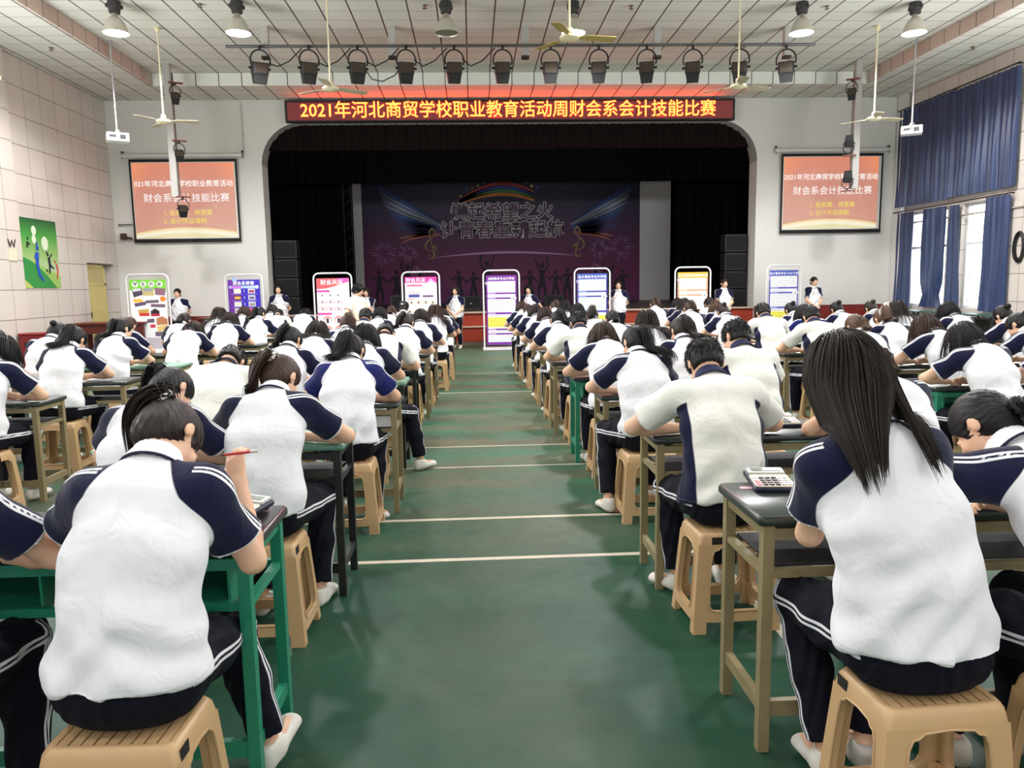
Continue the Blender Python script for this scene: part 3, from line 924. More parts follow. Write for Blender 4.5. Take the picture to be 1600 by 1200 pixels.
# ---------------------------------------------------------------- stage
M_black = mat('stage_black', (9, 9, 11), .9); M_board = mat('stage_boards', (64, 50, 44), .45, var=.15, vscale=4)
M_red = mat('stage_red', (158, 52, 30), .45, var=.12, vscale=3); M_ledge = mat('ledge_cream', (206, 180, 158), .5)
M_plinth = mat('plinth_grey', (112, 104, 84), .6, var=.1)
st = empty('stage', ((OX0 + OX1) / 2, YS, 0), 0, 'dark red stage front with two pale ledges under the black opening', 'stage')
hw = (OX1 - OX0) / 2
o = MB(); o.bbox((-hw + .02, -.02, .09), (hw - .02, .04, .87)); o.bbox((-hw + .02, -.06, .09), (hw - .02, -.02, .47)); o.build('riser', M_red, st)
o = MB(); o.bbox((-hw + .02, -.10, .85), (hw - .02, .05, .89)); o.bbox((-hw + .02, -.12, .47), (hw - .02, .0, .505)); o.build('ledge', M_ledge, st)
o = MB(); o.bbox((-hw + .02, -.35, .0), (hw - .02, .04, .085)); o.build('plinth', M_plinth, st)
o = MB(); o.bbox((-hw - 3, .04, .78), (hw + 3, 12.3, .885)); o.build('stage_floor', M_board, st)
o = MB()
o.bbox((OX0 - 3.2, YS + 12.3, .8), (OX1 + 3.2, YS + 12.4, 8)); o.bbox((OX0 - 3.2, YS + T, .0), (OX0 - 3.1, YS + 12.4, 8)); o.bbox((OX1 + 3.1, YS + T, 0), (OX1 + 3.2, YS + 12.4, 8)); o.bbox((OX0 - 3.2, YS + T, 7.9), (OX1 + 3.2, YS + 12.4, 8.0))
struct('wall_stage_back', o, M_black)

def drape(name, x0, x1, z0, z1, y, amp, wl, m, axis='x', gather=None, seg=10, thick=.01):
    """pleated cloth as a two-sided sheet; axis y means it hangs along a side wall"""
    n = max(8, int((x1 - x0) / wl * seg)); rows = 8
    vs = []
    ph = rnd.random() * 6
    for s_ in (0, 1):
        for j in range(rows + 1):
            tz = j / rows; z = z0 + (z1 - z0) * tz
            for i in range(n + 1):
                t = i / n; x = x0 + (x1 - x0) * t
                if gather: x = gather(t, tz, x)
                a = amp * (.55 + .45 * (1 - tz)) * (math.sin(2 * PI * (x0 + (x1 - x0) * t) / wl + ph) + .45 * math.sin(2 * PI * (x0 + (x1 - x0) * t) / (wl * 2.7) + 2 * ph) + .25 * math.sin(9 * tz + 5 * t))
                q = y + a + s_ * thick
                vs.append((x, q, z) if axis == 'x' else (q, x, z))
    fs = []; w = n + 1; k = w * (rows + 1)
    for j in range(rows):
        for i in range(n):
            f = (j * w + i, j * w + i + 1, (j + 1) * w + i + 1, (j + 1) * w + i)
            fs.append(f); fs.append(tuple(k + q for q in f[::-1]))
    for i in range(n): fs.append((i, k + i, k + i + 1, i + 1)); a_ = rows * w; fs.append((a_ + i + 1, k + a_ + i + 1, k + a_ + i, a_ + i))
    for j in range(rows):
        fs.append((j * w, (j + 1) * w, k + (j + 1) * w, k + j * w)); fs.append((j * w + n, k + j * w + n, k + (j + 1) * w + n, (j + 1) * w + n))
    mb = MB(); mb.add(vs, fs); return mb.build(name, m, smooth=70)
M_val = mat('valance_cloth', (22, 9, 9), .9, spec=.2); M_leg = mat('stage_curtain_cloth', (6, 6, 7), .95, spec=.15)
tag(drape('stage_valance', OX0 - .2, OX1 + .2, 5.18, 6.9, 20.78, .04, .18, M_val), 'dark maroon pleated valance hanging across the top of the stage opening', 'curtain')
tag(drape('stage_border', OX0 - 2.6, OX1 + 2.6, 5.30, 7.8, 28.2, .05, .3, M_leg), 'black border curtain hanging above the purple stage backdrop', 'curtain')
tag(drape('stage_curtain', OX0 - 2.6, -4.35, .89, 7.6, 28.6, .07, .35, M_leg), 'black stage curtain at the left edge of the purple backdrop', 'curtain')
tag(drape('stage_curtain', 7.62, OX1 + 2.6, .89, 7.6, 28.6, .07, .35, M_leg), 'black stage curtain at the right edge of the grey backdrop strip', 'curtain')

# printed backdrop
BX0, BX1, BZ0, BZ1, BY = -4.52, 7.86, .90, 5.60, 30.0
m, nt, b = nmat('backdrop_print'); E = NT(nt); tc = E.n('ShaderNodeTexCoord').outputs['Object']
s = E.n('ShaderNodeSeparateXYZ'); nt.links.new(tc, s.inputs[0])
f = E.math('DIVIDE', s.outputs[2], 4.7)
col = E.ramp(f, [(0, lin((92, 20, 78))), (.22, lin((98, 22, 74))), (.5, lin((78, 24, 66))), (.75, lin((36, 20, 54))), (1, lin((20, 17, 42)))])
nt.links.new(col, b.inputs['Base Color']); b.inputs['Roughness'].default_value = .6
M_bd = m
bd = empty('stage_backdrop', ((BX0 + BX1) / 2, BY, BZ0), 0, 'purple printed stage backdrop with two lines of outlined lettering', 'backdrop')
hw = (BX1 - BX0) / 2
cx = (BX0 + BX1) / 2
o = MB(); o.bbox((-hw + .33, 0, 0), (6.64 - cx, .03, 4.70)); o.build('print', M_bd, bd)
o = MB(); o.bbox((6.64 - cx, -.01, 0), (hw, .03, 4.62)); o.bbox((-hw, -.01, 0), (-hw + .33, .03, 4.69)); o.build('blank_strip', mat('blank_grey', (196, 192, 190), .6), bd)
def arc_strips(name, mats, mirror):
    o = MB()
    for k in range(26):
        t = k / 25
        x0, z0 = -5.3 + .9 * t, 4.65 - 2.3 * t; x1, z1 = -2.75 - .1 * t, 3.05 - .4 * t * t
        xm, zm = (-3.9 + .1 * t), 2.85 + 1.05 * (1 - t) * (1 - t) - .15 * t
        pts = []
        for q in range(15):
            u = q / 14; pts.append(((1 - u) ** 2 * x0 + 2 * u * (1 - u) * xm + u * u * x1, (1 - u) ** 2 * z0 + 2 * u * (1 - u) * zm + u * u * z1))
        w = .030 + .02 * rnd.random()
        c_ = mats[(4, 0, 0, 2, 1, 2, 1, 1, 2, 1, 0, 2, 0, 0, 5, 0, 5, 5, 0, 5, 5, 5, 5, 3, 5, 3)[k]]
        for (xa, za), (xb, zb), wa, wb in zip(pts, pts[1:], [math.sin(PI * min(1, .08 + q / 16)) for q in range(15)], [math.sin(PI * min(1, .08 + (q + 1) / 16)) for q in range(15)]):
            sg = -1 if mirror else 1
            sh = .55 if mirror else 0
            q_ = [(sg * xa - sh, 0, za - w * wa), (sg * xb - sh, 0, zb - w * wb), (sg * xb - sh, 0, zb + w * wb), (sg * xa - sh, 0, za + w * wa)]
            o.add(q_, [(0, 1, 2, 3) if not mirror else (3, 2, 1, 0)], c_)
    return o.build(name, None, bd, loc=(0, -.004, 0))
MA = [mat('p_blue', (40, 66, 120), .6), mat('p_pale', (150, 150, 150), .6), mat('p_sky', (60, 90, 140), .6), mat('p_amber', (180, 96, 60), .6), mat('p_night', (30, 28, 66), .6), mat('p_dusk', (66, 40, 84), .6)]
arc_strips('light_streaks', MA, False); arc_strips('light_streaks', MA, True)
def text(name, body, size, m, parent, loc, rot=(R90, 0, 0), bold=0.0, ext=.002, align='CENTER', space=1.0, sx=1.0, shear=0):
    cu = bpy.data.curves.new(name, 'FONT'); cu.body = body; cu.size = size; cu.offset = bold; cu.extrude = ext; cu.align_x = align; cu.align_y = 'CENTER'; cu.space_character = space; cu.shear = shear
    cu.resolution_u = 2
    t = bpy.data.objects.new(name, cu); C.objects.link(t)
    dg = bpy.context.evaluated_depsgraph_get(); me = bpy.data.meshes.new_from_object(t.evaluated_get(dg))
    bpy.data.objects.remove(t); bpy.data.curves.remove(cu)
    me.materials.clear(); me.materials.append(m)
    ob = bpy.data.objects.new(name, me); ob.location = loc; ob.rotation_euler = rot; ob.scale = (sx, 1, 1)
    return link(ob, parent)
M_out = mat('letter_outline', (176, 172, 172), .6); M_in = mat('letter_fill', (70, 34, 60), .6)
for s_, zz, sz in (('燃起希望之火', 3.50, .67), ('让青春重新起航', 2.80, .69)):
    text('lettering', s_, sz, M_out, bd, (-.45, -.012, zz), bold=.034, ext=.004)
    text('lettering', s_, sz, M_in, bd, (-.45, -.018, zz), bold=.006, ext=.004)
# treble clefs, fireworks, silhouettes, ribbon of colour with stars
def smooth(pts, n=6):
    out = []
    for i in range(len(pts) - 1):
        p0, p1, p2, p3 = (np.array(pts[max(0, min(len(pts) - 1, k))], float) for k in (i - 1, i, i + 1, i + 2))
        for q in range(n):
            t = q / n; out.append(.5 * ((2 * p1) + (p2 - p0) * t + (2 * p0 - 5 * p1 + 4 * p2 - p3) * t * t + (3 * p1 - p0 - 3 * p2 + p3) * t ** 3))
    return out + [np.array(pts[-1], float)]
def clef(px, sg):
    P = smooth([(.50, .30), (.58, .36), (.66, .30), (.62, .20), (.46, .17), (.32, .26), (.28, .38), (.36, .52), (.52, .66), (.62, .80), (.60, .94), (.54, 1.0), (.46, .92), (.44, .78), (.50, .50), (.58, .16), (.60, .02), (.54, -.08), (.44, -.08), (.40, .0), (.45, .04)])
    o = MB(); o.tube([((p[0] - .48) * sg * 1.05, 0, (p[1] - .46) * 1.05) for p in P], [.026 + .012 * math.sin(k * .21) for k in range(len(P))], n=6)
    return o.build('treble_clef', mat('clef_gold', (150, 130, 84), .6), bd, loc=(px, -.02, 2.34))
clef(-3.25, 1); clef(2.55, -1)
M_fw = mat('firework_pink', (150, 110, 150), .6)
for px, pz, r in ((-5.1, 2.0, .55), (-4.1, 2.0, .42), (3.35, 2.05, .42), (4.2, 2.1, .55), (-3.9, 1.3, .25), (3.2, 1.3, .25)):
    o = MB()
    for k in range(26):
        a = k * 2.399; r0 = r * (.25 + .3 * rnd.random()); r1 = r * (.55 + .5 * rnd.random())
        x0, z0, x1, z1 = r0 * math.cos(a), r0 * math.sin(a), r1 * math.cos(a), r1 * math.sin(a)
        nx, nz = -math.sin(a) * .008, math.cos(a) * .008
        o.add([(x0 - nx, 0, z0 - nz), (x1 - nx, 0, z1 - nz), (x1 + nx, 0, z1 + nz), (x0 + nx, 0, z0 + nz)], [(0, 1, 2, 3)])
    o.build('firework', M_fw, bd, loc=(px, -.006, pz))
M_sil = mat('silhouette_dark', (30, 14, 34), .7)
def dancer(px, h, armsup, sg):
    o = MB(); k = h / 1.7
    def t(pts, rs): o.tube([(x * sg * k, 0, z * k) for x, z in pts], [r * k for r in rs], n=12)
    t([(0, .8), (.03, 1.1), (0, 1.38)], [.13, .11, .15]); t([(0, 1.45), (.01, 1.56), (.02, 1.68)], [.05, .11, .07])
    t([(-.03, .85), (-.12, .45), (-.10, .02)], [.10, .07, .05]); t([(.05, .85), (.18, .48), (.14, .05)], [.10, .07, .05])
    if armsup: t([(-.13, 1.36), (-.26, 1.6), (-.2, 1.95)], [.05, .04, .03]); t([(.13, 1.36), (.24, 1.62), (.34, 1.92)], [.05, .04, .03])
    else: t([(-.13, 1.36), (-.34, 1.18), (-.46, 1.34)], [.05, .04, .03]); t([(.13, 1.36), (.30, 1.2), (.44, 1.05)], [.05, .04, .03])
    ob = o.build('dancer_silhouette', M_sil, bd, loc=(px, -.02, .05)); ob.scale = (1, .15, 1)
for px, h, u, sg in ((-5.3, 1.3, 0, 1), (-4.6, 1.3, 0, -1), (-4.2, 1.5, 1, 1), (-3.7, 1.2, 0, 1), (-2.2, 1.25, 0, 1), (-1.6, 1.2, 0, -1), (-1.1, 1.6, 1, 1), (.6, 1.2, 0, 1), (1.1, 1.5, 1, -1), (1.6, 1.2, 0, 1), (2.1, 1.3, 0, -1), (3.2, 1.2, 0, 1), (3.7, 1.3, 1, 1), (4.3, 1.2, 0, -1)): dancer(px, h, u, sg)
o = MB()
for k, c_ in enumerate(((150, 40, 40), (40, 60, 140), (60, 120, 70), (190, 120, 50))):
    mk = mat('ribbon%d' % k, c_, .6); pts = []
    for q in range(12):
        u = q / 11; pts.append((-2.1 + 2.9 * u, 3.82 + (.85 - .13 * k) * math.sin(PI * (.05 + .72 * u)) - .15 * u))
    for (xa, za), (xb, zb) in zip(pts, pts[1:]): o.add([(xa, 0, za - .07), (xb, 0, zb - .07), (xb, 0, zb + .07), (xa, 0, za + .07)], [(0, 1, 2, 3)], mk)
for k in range(14):
    u = k / 13; px, pz, r = -2.05 + 3.0 * u, 4.05 + .75 * math.sin(PI * (.05 + .8 * u)) + .2 * (rnd.random() - .5), .05 + .05 * rnd.random()
    if k == 7: r = .2
    o.add([(px + r * (1 if q % 2 == 0 else .42) * math.sin(q * PI / 5), -.004, pz + r * (1 if q % 2 == 0 else .42) * math.cos(q * PI / 5)) for q in range(10)], [tuple(range(10))[::-1]], mat('star%d' % (k % 3), ((190, 170, 80), (60, 90, 170), (170, 70, 70))[k % 3], .6))
o.build('star_ribbon', None, bd, loc=(0, -.008, 0))
o = MB(); o.lathe([(.0, 0), (1, 0)], n=4)
o = MB()
pts = [(-3.0 + 6.0 * q / 30, 1.78 + .18 * math.sin(PI * q / 30)) for q in range(31)]
for q in range(30):
    w0, w1 = .045 * math.sin(PI * q / 30), .045 * math.sin(PI * (q + 1) / 30)
    o.add([(pts[q][0], 0, pts[q][1] - w0), (pts[q + 1][0], 0, pts[q + 1][1] - w1), (pts[q + 1][0], 0, pts[q + 1][1] + w1), (pts[q][0], 0, pts[q][1] + w0)], [(0, 1, 2, 3)])
o.build('light_arc', mat('arc_pale', (170, 130, 165), .6), bd, loc=(-.3, -.006, 0))

# loudspeakers: two black stacks beside the opening and wedges on the stage floor
M_spk = mat('speaker_black', (10, 10, 11), .6); M_grl = mat('speaker_grille', (5, 5, 6), .9, bump=.3, bscale=900)
def stack(x, label):
    t = empty('speaker_stack', (x, 20.98, .885), 0, label, 'loudspeaker')
    for k in range(4):
        c_ = MB(); c_.rbox((0, 0, .24 + .5 * k), (.62, .42, .48), .03); cab = c_.build('speaker_cabinet', M_spk, t)
        g = MB(); g.bbox((-.27, -.225, .05 + .5 * k), (.27, -.21, .43 + .5 * k)); g.build('grille', M_grl, cab)
        g = MB(); g.lathe([(0, -.006), (.016, -.004), (.016, 0)], (0, -.226, .24 + .5 * k), n=10, R=Matrix.Rotation(R90, 3, 'X')); g.build('badge', mat('badge_silver', (170, 170, 170), .4), cab)
stack(-4.98, 'tall black loudspeaker stack standing at the left end of the stage')
stack(7.28, 'tall black loudspeaker stack standing at the right end of the stage')
def wedge(x, y, label, s_=1):
    t = empty('stage_monitor', (x, y, .885), 0, label, 'loudspeaker'); o = MB()
    poly = [(-.0, 0), (.45, 0), (.45, .36), (.25, .42)]
    o.add([(sx * .33 * s_, p[0] * s_, p[1] * s_) for sx in (-1, 1) for p in poly], [(0, 1, 2, 3), (7, 6, 5, 4), (0, 4, 5, 1), (1, 5, 6, 2), (2, 6, 7, 3), (3, 7, 4, 0)]); o.build('speaker_cabinet', M_spk, t)
    o = MB(); o.add([(sx * .29 * s_, (.03 + .20 * v) * s_ - .006, (.05 + .33 * v) * s_ + .004) for v in (0, 1) for sx in (-1, 1)], [(0, 1, 3, 2)]); o.build('grille', M_grl, t)
    o = MB(); o.box((0, .10 * s_ - .01, .19 * s_), (.06, .01, .03)); o.build('badge', mat('badge_silver2', (150, 150, 150), .4), t)
wedge(-1.95, 21.4, 'black stage monitor on the stage floor left of the fourth display board', 1.1)
wedge(-.05, 22.6, 'black stage monitor on the stage floor behind the short-haired person', .9)
wedge(2.45, 22.6, 'black stage monitor on the stage floor left of the sixth display board', .9)
wedge(4.1, 21.2, 'black stage monitor on the stage floor behind the tallest standing person', 1.0)
# thin truss at the left side of the stage
o = MB()
for sx in (-.14, .14): o.tube([(sx, 0, 0), (sx, 0, 4.3)], .02, n=6)
for k in range(10): o.tube([(-.14, 0, .2 + .42 * k), (.14, 0, .42 + .42 * k)], .012, n=5)
tag(o.build('lighting_truss', mat('truss_grey', (58, 58, 60), .5, .6), loc=(-4.35, 27.6, .885)), 'thin grey lattice truss standing beside the left edge of the purple backdrop', 'truss')

# LED message sign over the opening
LX0, LX1, LZ0, LZ1 = -4.66, 6.98, 5.79, 6.33
sg = empty('led_sign', ((LX0 + LX1) / 2, YS - .02, (LZ0 + LZ1) / 2), 0, 'long LED sign with glowing yellow characters above the stage opening', 'sign')
hw, hh_ = (LX1 - LX0) / 2, (LZ1 - LZ0) / 2
o = MB(); o.bbox((-hw, -.16, -hh_), (hw, .0, hh_ - .0)); o.build('cabinet', mat('led_cabinet', (16, 14, 14), .5), sg)
m, nt, b = nmat('led_panel'); E = NT(nt); tc = E.n('ShaderNodeTexCoord').outputs['Object']
b.inputs['Base Color'].default_value = lin((62, 30, 30)); b.inputs['Roughness'].default_value = .7
b.inputs['Emission Color'].default_value = (1, .16, .16, 1); b.inputs['Emission Strength'].default_value = .10
o = MB(); o.bbox((-hw + .06, -.166, -hh_ + .04), (hw - .06, -.160, hh_ - .06)); o.build('led_panel', m, sg)
def emis(name, rgb, s_):
    m, nt, b = nmat(name); b.inputs['Base Color'].default_value = (.02, .02, .02, 1); b.inputs['Emission Color'].default_value = tuple(rgb) + (1,); b.inputs['Emission Strength'].default_value = s_
    return m
M_led = emis('led_lit', (1, .055, .007), 16.0); M_led_halo = emis('led_halo', (1, .02, .02), 1.6)
S_ = '2021年河北商贸学校职业教育活动周财会系会计技能比赛'
t1 = text('lettering', S_, .44, M_led_halo, sg, (-.06, -.170, -.005), bold=.010, ext=.001)  # larger red copy behind the letters imitates their glow
w_ = max(v.co.x for v in t1.data.vertices) - min(v.co.x for v in t1.data.vertices); k_ = 10.75 / w_; t1.scale = (k_, 1, 1)
t2 = text('lettering', S_, .44, M_led, sg, (-.06, -.176, -.005), bold=.0015, ext=.001); t2.scale = (k_, 1, 1)

# projection screens
m, nt, b = nmat('projected_slide'); E = NT(nt); tc = E.n('ShaderNodeTexCoord').outputs['Object']
s = E.n('ShaderNodeSeparateXYZ'); nt.links.new(tc, s.inputs[0])
xx = E.math('DIVIDE', s.outputs[0], 1.27); zz = E.math('DIVIDE', s.outputs[2], 1.86)
edge = E.math('SUBTRACT', zz, E.math('SUBTRACT', .20, E.math('MULTIPLY', E.math('MULTIPLY', xx, xx), .07)))
base = E.ramp(E.math('ADD', E.math('MULTIPLY', zz, .7), E.math('MULTIPLY', E.noise(tc, 1.1, 3), .3)), [(.2, lin((206, 138, 112))), (.6, lin((205, 128, 106))), (.95, lin((222, 120, 88)))])
glow = E.ramp(E.math('MULTIPLY', edge, -1.0), [(0, lin((205, 134, 108))), (.012, lin((240, 206, 120))), (.06, lin((246, 240, 216))), (.11, lin((226, 214, 150))), (.16, lin((244, 236, 200))), (.22, lin((226, 190, 110)))])
col = E.mix(E.step(E.math('MULTIPLY', edge, -1.0), 0.0, .02), base, glow)
vo = E.n('ShaderNodeTexVoronoi'); vo.inputs['Scale'].default_value = 3.2; nt.links.new(tc, vo.inputs['Vector'])
col = E.mix(E.math('SUBTRACT', 1.0, E.step(vo.outputs['Distance'], .05, .02)), col, lin((244, 190, 140)))
corner = E.math('ADD', E.math('MULTIPLY', E.math('ABSOLUTE', xx), .6), E.math('MULTIPLY', zz, .5))
col = E.mix(E.step(corner, .98, .14), col, lin((240, 140, 84)))
nt.links.new(col, b.inputs['Emission Color']); b.inputs['Emission Strength'].default_value = .62; b.inputs['Base Color'].default_value = (.12, .12, .12, 1)
M_slide = m
M_scr = mat('screen_white', (214, 208, 202), .8); M_bk = mat('screen_border_black', (10, 10, 10), .7); M_tube = mat('screen_case', (206, 204, 200), .5)
M_wh = emis('slide_white', (1, .97, .95), .72); M_yel = emis('slide_yellow', (.95, .8, .10), .66)
def screen(x0, x1, zt, zb, label, shift, first):
    cx = (x0 + x1) / 2; w = x1 - x0; h = zt - zb
    t = empty('projection_screen', (cx, YS - .10, zb), 0, label, 'screen', 'projection screens')
    o = MB(); o.bbox((-w / 2, -.004, 0), (w / 2, .004, h)); o.build('screen_border', M_bk, t)
    o = MB(); o.bbox((-w / 2 + .05, -.008, .07), (w / 2 - .05, -.004, h - .07)); o.build('screen_fabric', M_scr, t)
    o = MB(); o.bbox((-w / 2 + .07 + max(0, shift), -.012, .10), (w / 2 - .07 + min(0, shift), -.008, h - .09)); pr = o.build('projected_slide', M_slide, t)
    o = MB(); o.tube([(-w / 2 - .17, 0, h + .09), (w / 2 + .15, 0, h + .09)], .055, n=12); o.build('screen_case', M_tube, t, smooth=40)
    for sx in (-1, 1):
        o = MB(); o.bar((sx * (w / 2 + .15), 0, h + .02), (sx * (w / 2 + .15), 0, h + .20), .03); o.bar((sx * (w / 2 + .15), 0, h + .19), (sx * (w / 2 + .15), .10, h + .19), .03); o.build('wall_bracket', mat('bracket_dark', (60, 56, 54), .5, .5), t)
    o = MB(); o.tube([(-w / 2 + .0, 0, .0), (w / 2, 0, .0)], .022, n=8); o.build('bottom_bar', M_bk, t)
    text('lettering', first, .172, M_wh, t, (shift * .5, -.016, h * .70), bold=.0012, ext=.0008)
    text('lettering', '财会系会计技能比赛', .235, M_wh, t, (shift * .5 + (.02 if shift > 0 else .05), -.016, h * .525), bold=.0, ext=.0008, space=1.06)
    text('lettering', '1. 账表算、传票算', .155, M_yel, t, (shift * .5 + .06, -.016, h * .345), bold=0, ext=.0008)
    text('lettering', '2. 会计凭证填制', .155, M_yel, t, (shift * .5 - .02, -.016, h * .245), bold=0, ext=.0008)
screen(-8.68, -5.97, 4.91, 2.84, 'projection screen with orange slide on the wall left of the stage opening', -.02, '021年河北商贸学校职业教育活动')
screen(8.30, 11.08, 4.92, 2.86, 'projection screen with orange slide on the wall right of the stage opening', -.06, '2021年河北商贸学校职业教育活动')

# ---------------------------------------------------------------- ceiling fittings
M_bell = mat('lamp_bell', (196, 190, 176), .35, .4); M_ball = mat('lamp_ballast', (46, 44, 44), .6); M_bulb = emis('lamp_glow', (1, .97, 1.0), 14); M_off = mat('lamp_dark', (120, 116, 100), .4)
M_bellin = mat('lamp_inside', (220, 216, 206), .3, .3)
LBL = ['leftmost of the bell lamps on the ceiling, lit', 'lit bell lamp on the ceiling above the left end of the spotlight bar', 'unlit bell lamp on the ceiling near the middle of the spotlight bar', 'lit bell lamp on the ceiling behind a fan with gold blades', 'lit bell lamp on the ceiling above the right end of the spotlight bar', 'rightmost of the bell lamps on the ceiling, lit']
def lamp(x, y, lit, label, group=None):
    t = empty('pendant_lamp', (x, y, ZC), 0, label, 'lamp', group or 'bell lamps on the ceiling')
    o = MB(); o.lathe([(.03, 0), (.105, -.005), (.11, -.05), (.115, -.06), (.115, -.12), (.10, -.13), (.095, -.20), (.06, -.215), (.0, -.215)], n=14)
    for k in range(4): o.box((.12 * math.cos(k * PI / 2 + .5), .12 * math.sin(k * PI / 2 + .5), -.09), (.035, .035, .06))
    o.build('ballast', M_ball, t, smooth=35)
    o = MB(); o.lathe([(.045, -.21), (.05, -.25), (.075, -.27), (.11, -.30), (.15, -.36), (.18, -.43), (.205, -.50), (.222, -.545), (.218, -.548), (.20, -.50), (.175, -.43), (.145, -.36), (.10, -.305), (.04, -.28)], n=24); o.build('bell_shade', M_bell, t, smooth=50)
    o = MB(); o.lathe([(0, -.535), (.10, -.542), (.205, -.53), (.19, -.50), (0, -.46)], n=20); o.build('bulb', M_bulb if lit else M_off, t, smooth=40)
    if lit:
        l = bpy.data.lights.new('lamp_light', 'SPOT'); l.energy = LAMP_W[y] * 12; l.shadow_soft_size = .19; l.spot_size = math.radians(165); l.spot_blend = .4; l.color = (1, .99, .99)
        lo = bpy.data.objects.new('lamp_light', l); lo.location = (0, 0, -.57); link(lo, t)
for x, l_, lb in zip((-6.2, -4.07, -.36, 1.95, 6.2, 8.35), (1, 1, 0, 1, 1, 1), LBL): lamp(x, 14.42, l_, lb)
for y in (9.6, 4.8, 0, -4.8):
    for x in (-6.2, -2.0, 3.2, 8.35): lamp(x, y, 1, 'lit bell lamp on the ceiling nearer than the spotlight bar, outside the view', 'bell lamps nearer than the view')

M_pip = mat('pipe_grey', (92, 90, 90), .5, .5); M_post = mat('post_grey', (176, 174, 170), .5, .3); M_par = mat('spot_black', (16, 15, 16), .55); M_parv = mat('spot_vent', (58, 46, 32), .6, .3); M_rust = mat('bracket_rust', (120, 66, 54), .7)
bar = empty('spotlight_bar', (1.17, 15.65, 6.26), 0, 'long grey pipe hung from the ceiling on square posts, carrying the spotlights', 'rail')
o = MB(); o.tube([(-5.84, 0, 0), (5.84, 0, .03)], .03, n=8); o.build('pipe', M_pip, bar)
for x in (-3.94, -1.47, 1.16, 3.82, 6.48): 
    o = MB(); o.bbox((x - 1.17 - .07, .04, -.16), (x - 1.17 + .07, .16, ZC - 6.26)); p_ = o.build('post', M_post, bar)
    o = MB(); o.bbox((x - 1.17 - .075, .035, -.21), (x - 1.17 + .075, .165, -.16)); o.build('post_foot', mat('foot_dark', (50, 40, 36), .6), p_)
o = MB()
sx_ = [-4.01, -3.07, -2.13, -1.19, -.25, .70, 1.65, 2.61, 3.57, 4.50, 5.45, 6.40]
for i in (0, 1, 2, 3, 4):
    a_ = sx_[i] - 1.17; o.tube([(a_ + .15, -.02, -.32 + .02 * i), (a_ + .32, -.02, -.38), (a_ + .55, -.02, -.28), (a_ + .8, -.02, -.04)], .012, n=5)
o.tube([(-3.2, -.02, -.40), (-3.05, -.02, -.62), (-2.85, .0, -.66), (-2.6, -.02, -.55), (-2.45, -.02, -.36)], .012, n=5)
o.build('cable', M_par, bar)
ORD = ['first', 'second', 'third', 'fourth', 'fifth', 'sixth', 'seventh', 'eighth', 'ninth', 'tenth', 'eleventh', 'twelfth']
def spot(loc, label, rz=0, tilt=.25, group='black spotlights on the long pipe', s_=1.0, flip=False, brk=False):
    t = empty('stage_spotlight', loc, rz, label, 'spotlight', group)
    R = Matrix.Rotation(tilt, 3, 'X')
    o = MB(); o.rbox(R @ Vector((0, 0, -.30 * s_)), (.23 * s_, .23 * s_, .17 * s_), .04, R=R)
    vs = [R @ Vector((a * s_, b_ * s_, z * s_)) for z, w in ((-.38, .105), (-.52, .085)) for a, b_ in ((-w, -w), (w, -w), (w, w), (-w, w))]
    o.add(vs, [(0, 1, 5, 4), (1, 2, 6, 5), (2, 3, 7, 6), (3, 0, 4, 7), (4, 5, 6, 7), (3, 2, 1, 0)])
    for sx in (-1, 1): o.tube([R @ Vector((sx * .10 * s_, 0, -.30 * s_)), R @ Vector((sx * .16 * s_, 0, -.30 * s_))], .018 * s_, n=8)
    o.build('spot_housing', M_par, t)
    o = MB(); o.box(R @ Vector((0, -.117 * s_, -.29 * s_)), (.17 * s_, .01, .13 * s_), M=R); o.build('vent_plate', M_parv, t)
    o = MB()
    o.tube([(.145 * s_ * math.sin(a), 0, -.20 * s_ + .16 * s_ * math.cos(a)) for a in [PI * (-.62 + 1.24 * q / 14) for q in range(15)]], .012 * s_, n=6)
    o.tube([(0, 0, -.04 * s_), (0, 0, .03)], .015, n=6); o.box((0, 0, .0), (.05, .06, .05)); o.build('yoke', M_par, t)
    if brk: o = MB(); o.box((.02, 0, .02), (.30, .10, .025), rz=0); o.build('bracket', M_rust, t)
    if flip: t.rotation_euler = (PI, 0, rz)
    return t
for i, x in enumerate(sx_): spot((x, 15.58, 6.23), 'black spotlight, %s from the left on the long ceiling pipe' % ORD[i], (x - 1.2) * -.09, .22, s_=1.3)
def side_post(x, y, z0, side, dirn):
    t = empty('hanging_post', (x, y, ZC), 0, 'grey square post hung from the ceiling in front of the %s projection screen' % side, 'post')
    o = MB(); o.bbox((-.075, -.06, z0 - ZC), (.075, .06, 0)); o.build('post', M_post, t)
    o = MB(); o.tube([(.082 * dirn, .055, -.2), (.082 * dirn, .055, -2.9)], .006, n=5); o.build('cable', M_par, t)
side_post(-6.79, 18.24, 3.72, 'left', 1); side_post(9.20, 18.14, 3.74, 'right', -1)
for k, (z, w_) in enumerate(((6.22, 'top'), (4.95, 'middle'), (3.70, 'bottom'))):
    spot((-6.62, 18.19, z), 'black spotlight on red bracket, %s one on the post before the left screen' % w_, .5, .3, 'black spotlights on the hanging posts', .85, False, True)
spot((9.02, 18.07, 6.22), 'black spotlight on red bracket, top one on the post before the right screen', -.5, .3, 'black spotlights on the hanging posts', .85, False, True)
for z, w_ in ((4.52, 'middle'), (3.70, 'bottom')): spot((9.00, 18.07, z), 'black spotlight on red bracket, %s one on the post before the right screen' % w_, -.4, .3, 'black spotlights on the hanging posts', .85, True, True)

